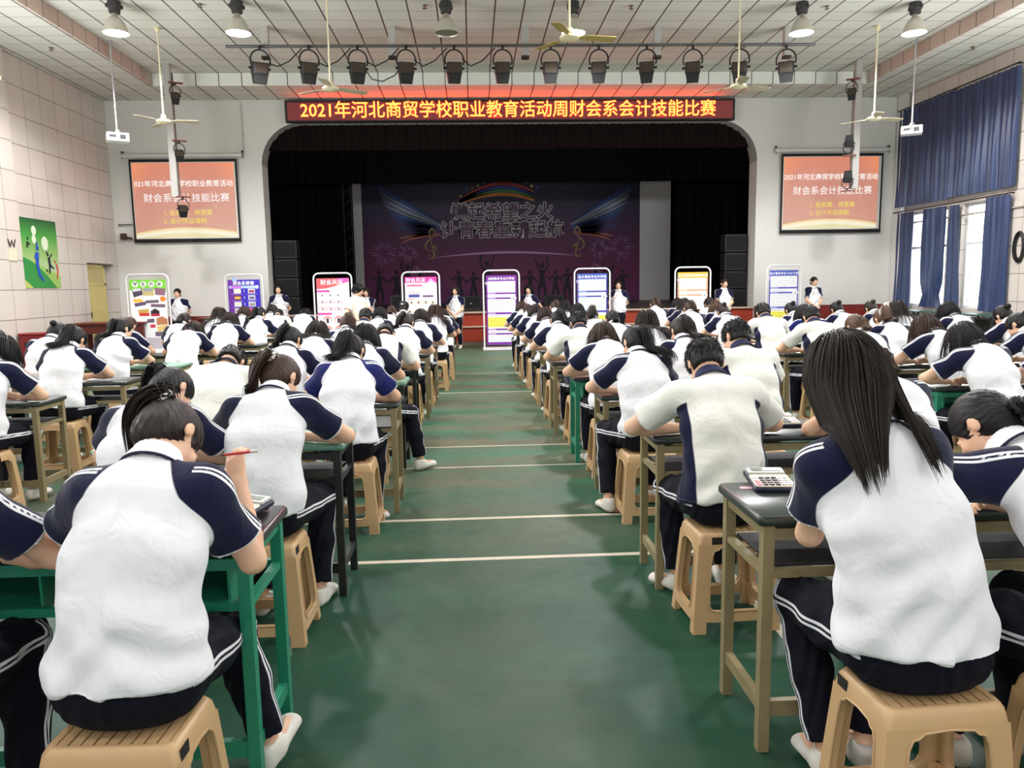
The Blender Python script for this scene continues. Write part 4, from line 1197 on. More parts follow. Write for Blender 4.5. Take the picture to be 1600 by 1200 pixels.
M_fan = mat('fan_cream', (214, 204, 170), .45); M_fanb = mat('fan_blade', (176, 166, 138), .5, .2)
def fan(x, y, z, zt, rot, label, bm=None):
    t = empty('ceiling_fan', (x, y, zt), 0, label, 'fan', 'ceiling fans')
    o = MB(); o.tube([(0, 0, -.02), (0, 0, z - zt + .1)], .016, n=8); o.lathe([(.0, 0), (.05, -.0), (.055, -.06), (.02, -.10)], n=12); o.build('down_rod', M_fan, t)
    o = MB(); o.lathe([(.02, .12), (.045, .10), (.05, .04), (.03, .03), (.10, .015), (.14, -.01), (.14, -.035), (.11, -.055), (.03, -.065), (0, -.065)], (0, 0, z - zt), n=20); o.build('motor', M_fan, t, smooth=45)
    for k in range(3):
        a = rot + k * 2 * PI / 3; ca, sa = math.cos(a), math.sin(a); o = MB()
        st_ = [(.13, .03, .0), (.22, .035, .0), (.26, .075, .0), (.60, .085, -.005), (.66, .075, -.006)]
        vs = []
        for r, w, dz in st_:
            for s_, zz in ((-1, .012), (1, -.012)):
                for th in (.003, -.003): vs.append((r * ca - s_ * w * sa, r * sa + s_ * w * ca, z - zt - .02 + dz + zz + th))
        fs = []
        for q in range(len(st_) - 1):
            b_ = q * 4; fs += [(b_, b_ + 4, b_ + 6, b_ + 2), (b_ + 1, b_ + 3, b_ + 7, b_ + 5), (b_, b_ + 1, b_ + 5, b_ + 4), (b_ + 2, b_ + 6, b_ + 7, b_ + 3)]
        fs += [(0, 2, 3, 1), (16, 17, 19, 18)]
        o.add(vs, fs); o.build('blade', bm or M_fanb, t)
fan(-6.0, 15.77, 4.91, ZC, .1, 'ceiling fan hanging in front of the left projection screen')
fan(-2.37, 13.76, 5.02, ZC, .5, 'ceiling fan hanging between the second and third spotlights')
fan(1.44, 11.05, 5.02, ZC, .12, 'ceiling fan with gold blades hanging nearest, before the lit middle lamp', mat('fan_blade_gold', (170, 150, 84), .45, .3))
fan(4.78, 13.7, 5.02, ZC, .35, 'ceiling fan hanging in front of the eleventh spotlight')
fan(8.30, 15.65, 4.86, ZC, .2, 'ceiling fan hanging above the right projection screen')
fan(-8.05, 12.75, 5.05, ZS, .6, 'ceiling fan under the low ceiling along the left wall')

M_pj = mat('projector_white', (222, 220, 218), .4); M_dk = mat('port_dark', (40, 40, 44), .5)
def projector(x, y, z, sgn, label, zt):
    t = empty('projector', (x, y, zt), 0, label, 'projector', 'ceiling projectors')
    o = MB(); o.tube([(0, 0, 0), (0, 0, z - zt + .17)], .022, n=8); o.lathe([(.0, 0), (.06, 0), (.06, -.012), (.02, -.02)], n=12); o.build('pole', mat('pole_steel', (190, 190, 194), .3, .7), t)
    R = Matrix.Rotation(sgn * .5, 3, 'Z'); zz = z - zt
    o = MB(); o.rbox((0, 0, zz), (.42, .32, .17), .02, R=R); bd_ = o.build('projector_body', M_pj, t)
    o = MB(); o.box(R @ Vector((.09, -.162, 0)) + Vector((0, 0, zz)), (.11, .006, .09), M=R); o.build('vent_grille', M_dk, t)
    o = MB(); o.box(R @ Vector((-.10, -.162, .01)) + Vector((0, 0, zz)), (.13, .006, .05), M=R); o.build('port_panel', M_dk, t)
    o = MB(); o.box(R @ Vector((sgn * .213, 0, 0)) + Vector((0, 0, zz)), (.006, .28, .14), M=R); o.build('side_vent', mat('vent_brown', (112, 84, 72), .6), t)
    o = MB(); o.lathe([(.02, .17), (.05, .16), (.055, .12), (.09, .11), (.09, .085)], (0, 0, zz), n=12)
    for k in range(4): a = k * PI / 2 + .7; o.tube([(0, 0, zz + .10), (.12 * math.cos(a), .10 * math.sin(a), zz + .07)], .01, n=5)
    o.build('ceiling_mount', mat('mount_silver', (180, 180, 182), .4, .5), t)
    o = MB(); o.tube([(.0, -.03, zz + .15), (-.06, -.13, zz + .08), (-.10, -.16, zz + .0)], .008, n=5); o.build('cable', M_par, t)
projector(-7.28, 16.6, 4.74, 1, 'white projector on a long pole under the ceiling near the left wall', ZC)
projector(9.66, 16.6, 4.78, -1, 'white projector on a long pole in front of the blue curtains', ZC)
M_spr = mat('sprinkler', (120, 108, 90), .4, .5)
def sprinkler(x, y, z, label):
    o = MB(); o.lathe([(.0, 0), (.045, 0), (.04, -.012), (.015, -.015), (.012, -.05), (.045, -.055), (.045, -.06), (0, -.062)], n=10)
    tag(o.build('sprinkler', M_spr, loc=(x, y, z)), label, 'sprinkler', 'ceiling sprinklers')
for x, y, lb in ((-4.75, 14.55, 'sprinkler on the ceiling between the two leftmost lamps'), (-.75, 14.6, 'sprinkler on the ceiling just left of the unlit lamp'), (3.05, 14.6, 'sprinkler on the ceiling right of the lamp behind the gold fan'), (6.75, 14.6, 'sprinkler on the ceiling between the two rightmost lamps'), (-.7, 16.95, 'sprinkler on the ceiling above the fifth spotlight'), (6.0, 16.9, 'sprinkler on the ceiling above the twelfth spotlight')): sprinkler(x, y, ZC, lb)
sprinkler(-8.2, 16.1, ZS, 'sprinkler under the low ceiling along the left wall'); sprinkler(10.6, 16.1, ZS, 'sprinkler under the low ceiling along the right wall')

# ---------------------------------------------------------------- along the walls
m, nt, b = nmat('curtain_blue'); E = NT(nt); tc = E.n('ShaderNodeTexCoord').outputs['Object']
mp = E.n('ShaderNodeMapping'); nt.links.new(tc, mp.inputs['Vector']); mp.inputs['Scale'].default_value = (1, 7, .25)
nt.links.new(E.ramp(E.noise(mp.outputs['Vector'], 1.5, 4), [(.3, lin((13, 27, 66))), (.55, lin((26, 48, 92))), (.75, lin((66, 84, 116)))]), b.inputs['Base Color']); b.inputs['Roughness'].default_value = .42; b.inputs['Sheen Weight'].default_value = .2
M_cur = m
CX = XR - .14
def cur(y0, y1, z0, z1, label, gather=None):
    return tag(drape('window_curtain', y0, y1, z0, z1, CX, .045, .19, M_cur, 'y', gather, 9), label, 'curtain', 'blue window curtains')
cur(18.00, 20.24, 3.46, 5.96, 'wide blue curtain over the upper window nearest the stage')
cur(15.78, 17.97, 3.48, 5.93, 'wide blue curtain over the upper window nearer the front of the hall')
cur(19.36, 20.20, .84, 3.30, 'blue curtain at the stage end of the lower windows, hanging straight')
def knot(t, tz, x):
    c_ = 18.45; k = math.exp(-((tz - .12) / .10) ** 2); return x + (c_ - x) * .35 * k
cur(18.02, 18.98, .86, 3.30, 'blue curtain tied up in a knot beside the lower window', knot)
def tie(t, tz, x): return 17.85 + (x - 17.85) * (.75 + .45 * (1 - tz))
cur(17.40, 17.85, .86, 3.28, 'narrow blue curtain between the two lower windows, left of the bright pane', tie)
cur(15.86, 16.62, .82, 3.32, 'blue curtain right of the bright lower window pane')
M_rod = mat('rod_black', (30, 28, 28), .5, .4)
for z, lb in ((5.98, 'black curtain rod above the upper blue curtains'), (3.34, 'black curtain rod above the lower blue curtains')):
    o = MB(); o.tube([(CX - .02, 15.75, z), (CX - .02, 20.3, z)], .016, n=8)
    for y in (15.9, 18.05, 20.2): o.bar((CX - .02, y, z), (XR, y, z + .02), .02)
    tag(o.build('curtain_rod', M_rod), lb, 'rod')
o = MB(); o.tube([(XR - .03, 14.5, 3.05), (XR - .03, 17.5, 3.03), (XR - .03, 20.35, 3.02)], .02, n=6); tag(o.build('wall_conduit', mat('conduit', (180, 170, 158), .5)), 'thin pale conduit running along the right wall across the lower curtains', 'pipe')
o = MB()
for k in range(7): o.tube([(XR - .03 - .01 * (k % 3), 15.62 + (.10 + .012 * k) * math.cos(a), 2.2 + (.24 + .015 * k) * math.sin(a)) for a in [2 * PI * q / 20 for q in range(21)]], .01, n=5)
tag(o.build('cable_coil', M_rod), 'coil of black cable hanging on the right wall beside the window', 'cable')
M_ctop = mat('counter_top_green', (58, 86, 76), .35); M_cfr = mat('counter_frame', (22, 24, 24), .6); M_rad = mat('radiator_fin', (52, 52, 52), .5)
for k, (y0, y1, lb) in enumerate(((17.95, 20.2, 'long dark counter with green top under the window nearest the stage'), (15.3, 17.8, 'long dark counter with green top under the window nearer the front'))):
    t = empty('counter', (XR - .45, (y0 + y1) / 2, 0), 0, lb, 'counter', 'dark counters under the windows'); L = (y1 - y0) / 2
    o = MB(); o.rbox((0, 0, .765), (.62, 2 * L, .035), .02); o.build('countertop', M_ctop, t)
    o = MB()
    for q in (-L + .03, 0, L - .03):
        for sx in (-.27, .27): o.bbox((sx - .02, q - .02, 0), (sx + .02, q + .02, .75))
    for z in (.1, .70): o.bbox((-.29, -L + .02, z - .02), (-.25, L - .02, z + .02))
    o.build('counter_frame', M_cfr, t)
    o = MB(); n_ = int(L * 2 / .06)
    for q in range(n_): o.bbox((-.02, -L + .05 + q * .06, .14), (.02, -L + .075 + q * .06, .66))
    o.build('radiator_grille', M_rad, t)
# left side: sports mural, wall lamp, long red table, bins, small fittings
mu = empty('sports_mural', (XL + .012, 16.78, 1.68), 0, 'green printed mural of sports silhouettes on the left tiled wall', 'mural')
m, nt, b = nmat('mural_print'); E = NT(nt); tc = E.n('ShaderNodeTexCoord').outputs['Object']; s = E.n('ShaderNodeSeparateXYZ'); nt.links.new(tc, s.inputs[0])
nt.links.new(E.ramp(E.math('DIVIDE', s.outputs[2], 1.45), [(.1, lin((206, 214, 200))), (.45, lin((150, 186, 110))), (.75, lin((64, 150, 60))), (1, lin((14, 84, 44)))]), b.inputs['Base Color']); b.inputs['Roughness'].default_value = .5
o = MB(); o.bbox((-.012, -.78, 0), (0, .78, 1.45)); o.build('print', m, mu)
def flat(name, pts, c_, x=.003):
    o = MB(); n = len(pts); o.add([(x, p[0], p[1]) for p in pts], [tuple(range(n))]); return o.build(name, mat(name, c_, .5), mu)
def curve2(f, a0, a1, n=16): return [(a0 + (a1 - a0) * q / n, f(a0 + (a1 - a0) * q / n)) for q in range(n + 1)]
flat('hill', [(-.78, 0), (.78, 0)] + curve2(lambda y: .66 - .30 * (y + .78) ** 1.3 / 1.78 * 1.3, .78, -.78), (150, 186, 92), .002)
flat('hill', [(-.78, 0), (.60, 0)] + curve2(lambda y: .66 - .66 * ((y + .78) / 1.4) ** 1.8, .60, -.78), (40, 138, 62), .003)
flat('hill', [(-.78, 0), (-.30, 0)] + curve2(lambda y: .20 - .2 * ((y + .78) / .48) ** 2, -.30, -.78), (176, 194, 96), .004)
for y, z, r in ((-.1, 1.20, .09), (-.12, 1.02, .08), (.28, .95, .13)):
    flat('blossom', [(y + r * math.cos(a), z + r * 1.15 * math.sin(a)) for a in [2 * PI * q / 16 for q in range(16)]], (214, 226, 200), .003)
def sil(segs, c_):
    o = MB()
    for pts, rs in segs: o.tube([(.004, y, z) for y, z in pts], rs, n=6)
    ob = o.build('athlete_silhouette', mat('sil_%d' % c_[2], c_, .6), mu); ob.scale = (.2, 1, 1); ob.location = (.006, 0, 0)
sil([([(-.05, .75), (-.08, .5), (-.03, .28), (.12, .15)], [.07, .06, .05, .03]), ([(-.05, .8), (-.02, .88)], [.05, .05]), ([(-.1, .72), (-.16, .62)], [.025, .02]), ([(0, .8), (-.05, .98)], [.025, .02])], (30, 76, 176))
sil([([(.38, .66), (.40, .48), (.36, .30)], [.05, .045, .02]), ([(.40, .50), (.55, .42)], [.03, .02]), ([(.36, .7), (.30, .78)], [.04, .02]), ([(.42, .66), (.52, .74)], [.02, .015]), ([(.26, .36), (.28, .38)], [.04, .04])], (22, 26, 48))
sil([([(.66, .52), (.70, .36), (.64, .2)], [.035, .03, .02]), ([(.64, .55), (.58, .6)], [.03, .015])], (208, 66, 62))
sil([([(-.66, 1.05), (-.68, .8), (-.58, .5)], [.06, .055, .03]), ([(-.66, 1.1), (-.64, 1.3)], [.03, .02]), ([(-.66, 1.1), (-.62, 1.12)], [.05, .05]), ([(-.66, .8), (-.70, .6), (-.6, .52)], [.04, .03, .02])], (16, 40, 34))
sil([([(-.36, .95), (-.40, .84)], [.04, .03]), ([(-.36, .95), (-.28, .90)], [.02, .015]), ([(-.37, 1.0), (-.33, 1.06)], [.03, .015])], (16, 44, 36))
wl_ = empty('wall_plaque', (XL + .10, 15.70, 2.22), 0, 'small cream plaque with a crown-like emblem on the tiled pillar', 'plaque')
o = MB(); o.bbox((0, -.13, 0), (.02, .13, .24)); o.build('plate', mat('plaque_cream', (220, 210, 186), .5), wl_)
o = MB()
for pts in ([(-.12, .42), (-.06, .27), (0, .40), (.06, .27), (.12, .42)],): o.tube([(.015, y, z) for y, z in pts], .012, n=5)
o.build('emblem', mat('emblem_dark', (70, 62, 56), .5), wl_)
M_tab = mat('table_red', (86, 28, 20), .4, var=.15, vscale=6)
def redtable(x0, x1, y, lb):
    t = empty('long_table', ((x0 + x1) / 2, y, 0), 0, lb, 'table', 'long red tables by the wall'); L = (x1 - x0) / 2
    o = MB(); o.rbox((0, 0, .86), (2 * L, .6, .04), .02); o.build('tabletop', mat('table_top_red', (112, 54, 40), .35, var=.1), t)
    o = MB(); o.bbox((-L + .05, -.24, .62), (L - .05, -.21, .84)); o.build('apron', M_tab, t)
    for sx in (-1, 1):
        for sy in (-.22, .22): o = MB(); o.bbox((sx * (L - .08) - .04, sy - .04, 0), (sx * (L - .08) + .04, sy + .04, .84)); o.build('leg', M_tab, t)
redtable(-9.12, -7.55, 18.1, 'long dark red table against the wall in front of the yellow door'); redtable(-7.0, -5.6, 19.85, 'dark red table against the red wainscot beside the second display board')
for x, y, lb in ((-8.85, 15.75, 'dark red metal bin standing nearer on the floor by the left wall'), (-8.62, 16.3, 'dark red metal bin standing behind another by the left wall')):
    t = empty('fire_box', (x, y, 0), 0, lb, 'bin', 'red bins by the left wall')
    o = MB(); o.rbox((0, 0, .37), (.42, .42, .74), .03); o.build('bin_body', mat('bin_red', (118, 22, 24), .4), t)
    o = MB(); o.rbox((0, 0, .76), (.45, .45, .04), .03); o.build('bin_lid', mat('bin_lid_red', (134, 30, 30), .4), t)
    o = MB(); o.bbox((-.1, -.215, .50), (.1, -.205, .60)); o.build('slot', M_par, t)
o = MB(); o.tube([(-.12, 0, 0), (.10, 0, -.05)], .03, n=8); o.box((-.1, 0, 0), (.12, .12, .16)); o.tube([(.1, 0, -.05), (.22, .02, -.12)], .01, n=5); tag(o.build('wall_speaker', mat('fitting_dark', (70, 46, 40), .6), loc=(-8.85, 20.3, 2.98)), 'small dark fitting on the wall at the lower left corner of the left screen', 'fitting')
o = MB(); o.tube([(-9.05, 20.32, 3.28), (-8.72, 20.32, 3.29)], .015, n=6); o.box((-9.05, 20.36, 3.28), (.04, .08, .04)); tag(o.build('wall_rod', M_pip), 'thin pale rod on the wall left of the left screen', 'rod')
o = MB(); o.tube([(-5.80, 20.37, 6.3), (-5.80, 20.37, 5.10)], .015, n=6); o.box((-5.8, 20.36, 5.5), (.04, .05, .09)); tag(o.build('wall_conduit', mat('conduit2', (190, 184, 178), .5)), 'thin pale conduit running down to the right end of the left screen', 'pipe')

# ---------------------------------------------------------------- display boards in front of the stage
M_frm = mat('board_frame', (226, 224, 228), .35, .2); M_paper = mat('board_paper', (236, 236, 238), .6); M_txt = mat('print_grey', (150, 150, 156), .7); M_sheet = {}
def pm(c_):
    if c_ not in M_sheet: M_sheet[c_] = mat('print_%d_%d_%d' % c_, c_, .6)
    return M_sheet[c_]
def board(x, y, h, w, label, title, tcol, draw, tz=None, tsz=.115, base=(236, 236, 238), tx=0, bold=.0006):
    t = empty('display_board', (x, y, 0), 0, label, 'display board', 'display boards in a row')
    r = .13; pts = [(-w / 2, 0, .04)]
    for cx, a0 in ((-w / 2 + r, 180), (w / 2 - r, 90)):
        for k in range(7): a = math.radians(a0 - 15 * k); pts.append((cx + r * math.cos(a), 0, h - r + r * math.sin(a)))
    pts.append((w / 2, 0, .04))
    o = MB(); o.tube(pts, .021, n=8); o.build('frame', M_frm, t, smooth=60)
    o = MB(); o.rbox((0, 0, .03), (w + .08, .40, .06), .02); o.build('base', M_frm, t)
    pw = w - .13; z0, z1 = .12, h - .12
    o = MB(); o.bbox((-pw / 2, -.006, z0), (pw / 2, .006, z1), pm(base))
    lay = [0]
    def R(x0, za, x1, zb, c_):        # rectangle in panel fractions, z measured from the top
        lay[0] += 1; yy = -.0065 - .00008 * lay[0]
        X = lambda q: -pw / 2 + q * pw
        Z = lambda q: z1 - q * (z1 - z0)
        o.add([(X(x0), yy, Z(zb)), (X(x1), yy, Z(zb)), (X(x1), yy, Z(za)), (X(x0), yy, Z(za))], [(0, 1, 2, 3)], pm(c_))
    def POLY(ps, c_):
        lay[0] += 1; yy = -.0065 - .00008 * lay[0]
        o.add([(-pw / 2 + a_ * pw, yy, z1 - b_ * (z1 - z0)) for a_, b_ in ps], [tuple(range(len(ps)))], pm(c_))
    def LINES(x0, x1, za, zb, n, c_=(168, 168, 174)):
        for k in range(n):
            zz = za + (zb - za) * k / max(1, n - 1); q = x0 + (.04 if k == 0 else 0)
            e = x1 if k < n - 1 else x0 + (x1 - x0) * .6
            while q < e - .02:
                l_ = min(e - q, .10 + .25 * rnd.random()); R(q, zz - .0035, q + l_, zz + .0035, c_); q += l_ + .015
    draw(R, POLY, LINES)
    o.build('printed_panel', None, t)
    if title:
        if title[0] == '#': 
            for k, ch in enumerate(title[1:]): text('lettering', ch, .105, pm((40, 60, 40)), t, (-.27 + .18 * k, -.016, z1 - .105), bold=.0004, ext=.0004)
        else:
            tt = text('lettering', title, tsz, tcol, t, (tx, -.016, z1 - (tz or .085)), bold=bold, ext=.0004)
    return t
def circ(cx, cy, r, ar=.43, n=14): return [(cx + r * math.cos(2 * PI * k / n), cy + r * ar * math.sin(2 * PI * k / n)) for k in range(n)]
def d1(R, P, L):
    P([(0, 0), (1, 0), (1, .17), (.85, .145), (.5, .125), (0, .14)], (116, 196, 52))
    for k in range(4): P(circ(.16 + .225 * k, .06, .09, .46), (240, 244, 236))
    P([(.06, .13), (.33, .11), (.36, .20), (.1, .235)], (76, 62, 82)); P([(.35, .115), (.66, .11), (.67, .215), (.36, .215)], (196, 176, 120)); P([(.69, .11), (.98, .12), (.97, .215), (.70, .205)], (140, 96, 116))
    P([(.08, .12), (.3, .11), (.32, .145), (.09, .16)], (206, 204, 210)); P([(.38, .12), (.64, .115), (.64, .15), (.38, .155)], (140, 150, 170))
    P(circ(.9, .26, .085, .44), (226, 130, 54)); R(.08, .255, .34, .30, (240, 180, 70))
    P([(.1, .315), (.42, .29), (.43, .335), (.12, .36)], (96, 72, 104)); P([(.42, .275), (.78, .27), (.78, .31), (.42, .315)], (112, 92, 108)); P([(.56, .325), (.95, .33), (.95, .375), (.55, .365)], (116, 92, 112))
    P([(.2, .40), (.48, .39), (.5, .44), (.2, .45)], (196, 160, 80)); R(.22, .445, .5, .485, (206, 46, 46)); P([(.54, .42), (.66, .385), (.78, .42), (.78, .47), (.54, .47)], (40, 20, 34)); R(.54, .455, .78, .49, (176, 34, 66))
    P([(.68, .52), (.84, .49), (.98, .53), (.98, .60), (.68, .61)], (186, 120, 84)); P([(.42, .53), (.62, .52), (.62, .575), (.42, .575)], (96, 84, 100)); R(.5, .60, .64, .645, (206, 50, 84)); P([(.68, .63), (.98, .6), (.98, .68), (.7, .70)], (224, 190, 120)); R(.62, .70, .95, .76, (110, 90, 110)); R(.1, .78, .9, .93, (190, 180, 190))
def d2(R, P, L):
    P([(0, 0), (.34, 0), (.2, .5), (0, .9)], (98, 34, 150)); P(circ(.22, .0, .08, .43), (150, 170, 226)); R(.04, .085, .96, .12, (170, 190, 240)); R(.10, .087, .42, .118, (190, 110, 220))
    P(circ(.9, .103, .06, .43), (190, 206, 244))
    for k in range(5):
        za = .125 + .092 * k
        R(.18, za, .40, za + .066, (222, 214, 206) if k != 1 else (120, 50, 40)); R(.62, za, .84, za + .066, (200, 196, 206) if k != 3 else (220, 96, 100))
        R(.20, za + .02, .38, za + .05, ((230, 222, 200), (230, 180, 90), (214, 206, 200), (150, 120, 120), (150, 150, 170))[k]); R(.65, za + .02, .81, za + .055, ((150, 60, 80), (90, 90, 120), (140, 130, 130), (190, 50, 60), (200, 180, 100))[k])
        R(.12, za + .074, .46, za + .080, (150, 130, 220)); R(.57, za + .074, .90, za + .080, (150, 130, 220))
        for q in (0, .022): R(.49, za + .015 + q, .515, za + .027 + q, (226, 220, 244))
    R(.1, .62, .9, .9, (60, 30, 170))
def d3(R, P, L):
    P([(0, 0), (1, 0), (1, .05), (.75, .085), (.5, .12), (.25, .145), (0, .15)], (226, 84, 90)); P([(.62, 0), (1, 0), (1, .045), (.80, .07), (.7, .09)], (224, 84, 170))
    R(.0, .165, .40, .195, (224, 60, 150)); R(.0, .485, .44, .515, (224, 60, 150))
    for r_ in range(3):
        for k in range(3):
            cx, cz = .15 + .25 * k, .215 + .095 * r_; P([(cx - .10, cz), (cx + .08, cz), (cx + .11, cz + .02), (cx + .11, cz + .045), (cx - .1, cz + .045)], (226, 120, 132) if r_ else (190, 184, 190)); R(cx - .085, cz + .008, cx + .085, cz + .04, (232, 226, 230)); R(cx - .02, cz + .015, cx + .03, cz + .035, (80, 60, 66)); L(cx - .09, cx + .09, cz + .055, cz + .07, 2, (206, 204, 208))
    for r_ in range(2):
        for k in range(2):
            cx, cz = .30 + .34 * k, .585 + .14 * r_; P(circ(cx, cz, .13, .44, 10), (224, 110, 100)); P(circ(cx, cz + .01, .11, .44, 10), (226, 210, 220)); R(cx - .04, cz - .025, cx + .03, cz + .045, (46, 36, 46))
    L(.1, .9, .83, .93, 5)
def d4(R, P, L):
    R(0, 0, 1, .085, (206, 52, 150)); P([(.66, .085), (.82, .015), (.98, .085)], (240, 150, 206)); P([(.74, .085), (.82, .05), (.90, .085)], (250, 214, 236))
    R(.06, .105, .54, .135, (226, 110, 150)); L(.06, .95, .15, .18, 3, (206, 200, 208))
    P([(.12, .20), (.48, .20), (.45, .29), (.1, .29)], (196, 190, 200)); R(.11, .25, .45, .29, (58, 66, 140)); P([(.58, .20), (.95, .20), (.9, .29), (.52, .29)], (210, 200, 208)); R(.55, .262, .88, .29, (110, 84, 120))
    R(.06, .308, .30, .322, (226, 110, 150))
    for k in range(4): R(.06 + .225 * k, .335, .265 + .225 * k, .39, (226, 206, 196)); R(.17 + .225 * k, .35, .21 + .225 * k, .38, (60, 46, 56)); L(.07 + .225 * k, .26 + .225 * k, .405, .45, 4, (210, 208, 212)); R(.06 + .225 * k, .47, .265 + .225 * k, .525, (226, 206, 196)); R(.1 + .225 * k, .48, .15 + .225 * k, .52, (60, 46, 56)); L(.07 + .225 * k, .26 + .225 * k, .54, .58, 4, (210, 208, 212))
    L(.06, .95, .62, .92, 12, (206, 204, 210))
def info(hc, bc, lc, side=True):
    def f(R, P, L):
        R(0, 0, 1, 1, bc); R(0, 0, 1, .085, hc)
        for za, zb, n in ((.085, .245, 6), (.27, .315, 2), (.34, .53, 8), (.56, .60, 2), (.79, .83, 2), (.855, .96, 5)): R(.045, za, .955, zb, (240, 240, 243)); L(.08, .92, za + .018, zb - .012, n)
        R(.045, .60, .955, .745, (240, 228, 84)); L(.08, .9, .62, .73, 6, (176, 168, 90)); R(.045, .745, .955, .765, (240, 240, 243))
        for za in (.247, .317, .535, .768, .832): R(.05, za + .002, .30, za + .02, lc)
        P([(.80, .315), (.98, .315), (1.0, .335), (.90, .352), (.80, .352)], (240, 240, 243)); R(.86, .325, .93, .34, (120, 110, 130)); P([(-.03, .10), (0, .09), (.03, .11), (.0, .14)], (226, 200, 236))
    return f
TW = pm((250, 250, 252))
board(-7.49, 18.0, 1.96, .95, 'display board with green header and photo collage at the left wall', '#学生风采', TW, d1)
board(-5.42, 18.4, 1.93, .88, 'dark blue display board with two columns of photos beside the left pillar', '财会系荣誉', TW, d2, .09, .10, (44, 20, 168), 0, .0008)
board(-3.33, 18.4, 1.93, .90, 'display board with coral and pink curved header behind the person in white shirt', '财会风采', TW, d3, .105, .135, tx=-.02)
board(-1.25, 18.6, 1.93, .90, 'display board with magenta header at the left side of the aisle end', '财会风采', TW, d4, .085, .12, tx=-.12)
board(.71, 18.67, 1.94, .88, 'purple display board standing alone at the end of the aisle', '金融事务专业升学班', TW, info((118, 40, 150), (112, 36, 146), (190, 150, 214)), .085, .072)
board(2.96, 18.7, 1.95, .88, 'blue display board right of the purple one, beside the tallest person', '会计事务专业升学班', TW, info((66, 84, 170), (64, 66, 156), (130, 150, 214)), .085, .078)
board(5.42, 18.5, 1.94, .88, 'orange display board in front of the right part of the stage', '会计事务专业培养方案', TW, info((240, 172, 60), (232, 150, 110), (240, 190, 160)), .085, .074)
board(7.87, 18.9, 1.96, .88, 'blue-violet display board standing against the right white wall', '会计事务专业“3+4”介绍', TW, info((70, 84, 176), (84, 84, 172), (150, 160, 220)), .085, .072)
# ================================================================ materials for people
m, nt, b = nmat('skin'); E = NT(nt); tc = E.n('ShaderNodeTexCoord').outputs['Object']
col = E.mix(E.noise(tc, 14, 3), lin((222, 174, 144)), lin((236, 194, 165)))
col = E.mix(E.math('SUBTRACT', 1.0, E.step(E.attr('lip'), .0085, .002)), col, lin((186, 96, 88)))
col = E.mix(E.math('SUBTRACT', 1.0, E.step(E.attr('brow'), .0042, .0012)), col, lin((40, 28, 22)))
col = E.mix(E.math('SUBTRACT', 1.0, E.step(E.attr('eye'), .0075, .0012)), col, lin((24, 18, 16)))
nt.links.new(col, b.inputs['Base Color']); b.inputs['Roughness'].default_value = .55; b.inputs['Specular IOR Level'].default_value = .35
b.inputs['Subsurface Weight'].default_value = 0.0
M_skin = m
def cloth_bump(E, b, tc):
    nt = E.nt
    f = E.noise(tc, 9, 3, .5, .6)
    bm = E.bump(f, .6, .02)
    wv = E.noise(tc, 420, 1)
    nt.links.new(E.bump(wv, .10, .002, bm), b.inputs['Normal'])
def polo(name, white, navy):
    m, nt, b = nmat(name); E = NT(nt); tc = E.n('ShaderNodeTexCoord').outputs['Object']
    b.inputs['Roughness'].default_value = .88; b.inputs['Specular IOR Level'].default_value = .2; b.inputs['Sheen Weight'].default_value = .15
    n = E.step(E.attr('navy'), 0, .0025)
    st = E.math('MULTIPLY', E.band(E.attr('stripe'), .004, .013), n)
    cf = E.math('SUBTRACT', 1.0, E.step(E.attr('cuff'), .0075, .0015))
    col = E.mix(n, lin(white), lin(navy)); col = E.mix(E.math('MAXIMUM', st, cf), col, lin((236, 236, 240)))
    col = E.mix(E.math('MULTIPLY', E.band(E.attr('hem'), .0165, .0185, .0006), .35), col, lin((150, 150, 158)))
    nt.links.new(col, b.inputs['Base Color']); cloth_bump(E, b, tc)
    return m
M_polo = polo('polo_cloth', (236, 236, 240), (16, 20, 52)); M_polo2 = polo('polo_cloth_cream', (232, 231, 224), (16, 20, 52)); M_polo3 = polo('polo_cloth_blue', (238, 238, 244), (24, 30, 96))
M_white_shirt = polo('shirt_cloth_ivory', (234, 230, 214), (16, 20, 52))
def collar_mat(name, c0, c1):
    m, nt, b = nmat(name); E = NT(nt); b.inputs['Roughness'].default_value = .85
    nt.links.new(E.mix(E.band(E.attr('cl'), -.02, .0055), lin(c0), lin(c1)), b.inputs['Base Color']); return m
M_col = collar_mat('collar_white', (238, 238, 241), (16, 20, 52)); M_coln = collar_mat('collar_navy', (24, 28, 70), (20, 24, 60)); M_coli = collar_mat('collar_ivory', (234, 230, 214), (228, 224, 208))
m, nt, b = nmat('trouser_cloth'); E = NT(nt); tc = E.n('ShaderNodeTexCoord').outputs['Object']; b.inputs['Roughness'].default_value = .85; b.inputs['Specular IOR Level'].default_value = .25
nt.links.new(E.mix(E.band(E.attr('stripe'), .0045, .0135), lin((10, 12, 26)), lin((226, 226, 232))), b.inputs['Base Color']); cloth_bump(E, b, tc); M_trou = m
m, nt, b = nmat('shoe_white'); E = NT(nt); b.inputs['Roughness'].default_value = .6
nt.links.new(E.mix(E.band(E.attr('sole'), .018, .0215), lin((226, 222, 214)), lin((150, 140, 130))), b.inputs['Base Color']); M_shoe = m
m, nt, b = nmat('hair'); E = NT(nt)
oi = E.n('ShaderNodeObjectInfo'); cv = E.n('ShaderNodeCombineXYZ'); nt.links.new(E.attr('sa'), cv.inputs[0]); nt.links.new(E.attr('sb'), cv.inputs[1])
n_ = E.noise(cv.outputs[0], 6.0, 5, .7)
hs = E.n('ShaderNodeHueSaturation'); nt.links.new(oi.outputs['Color'], hs.inputs['Color'])
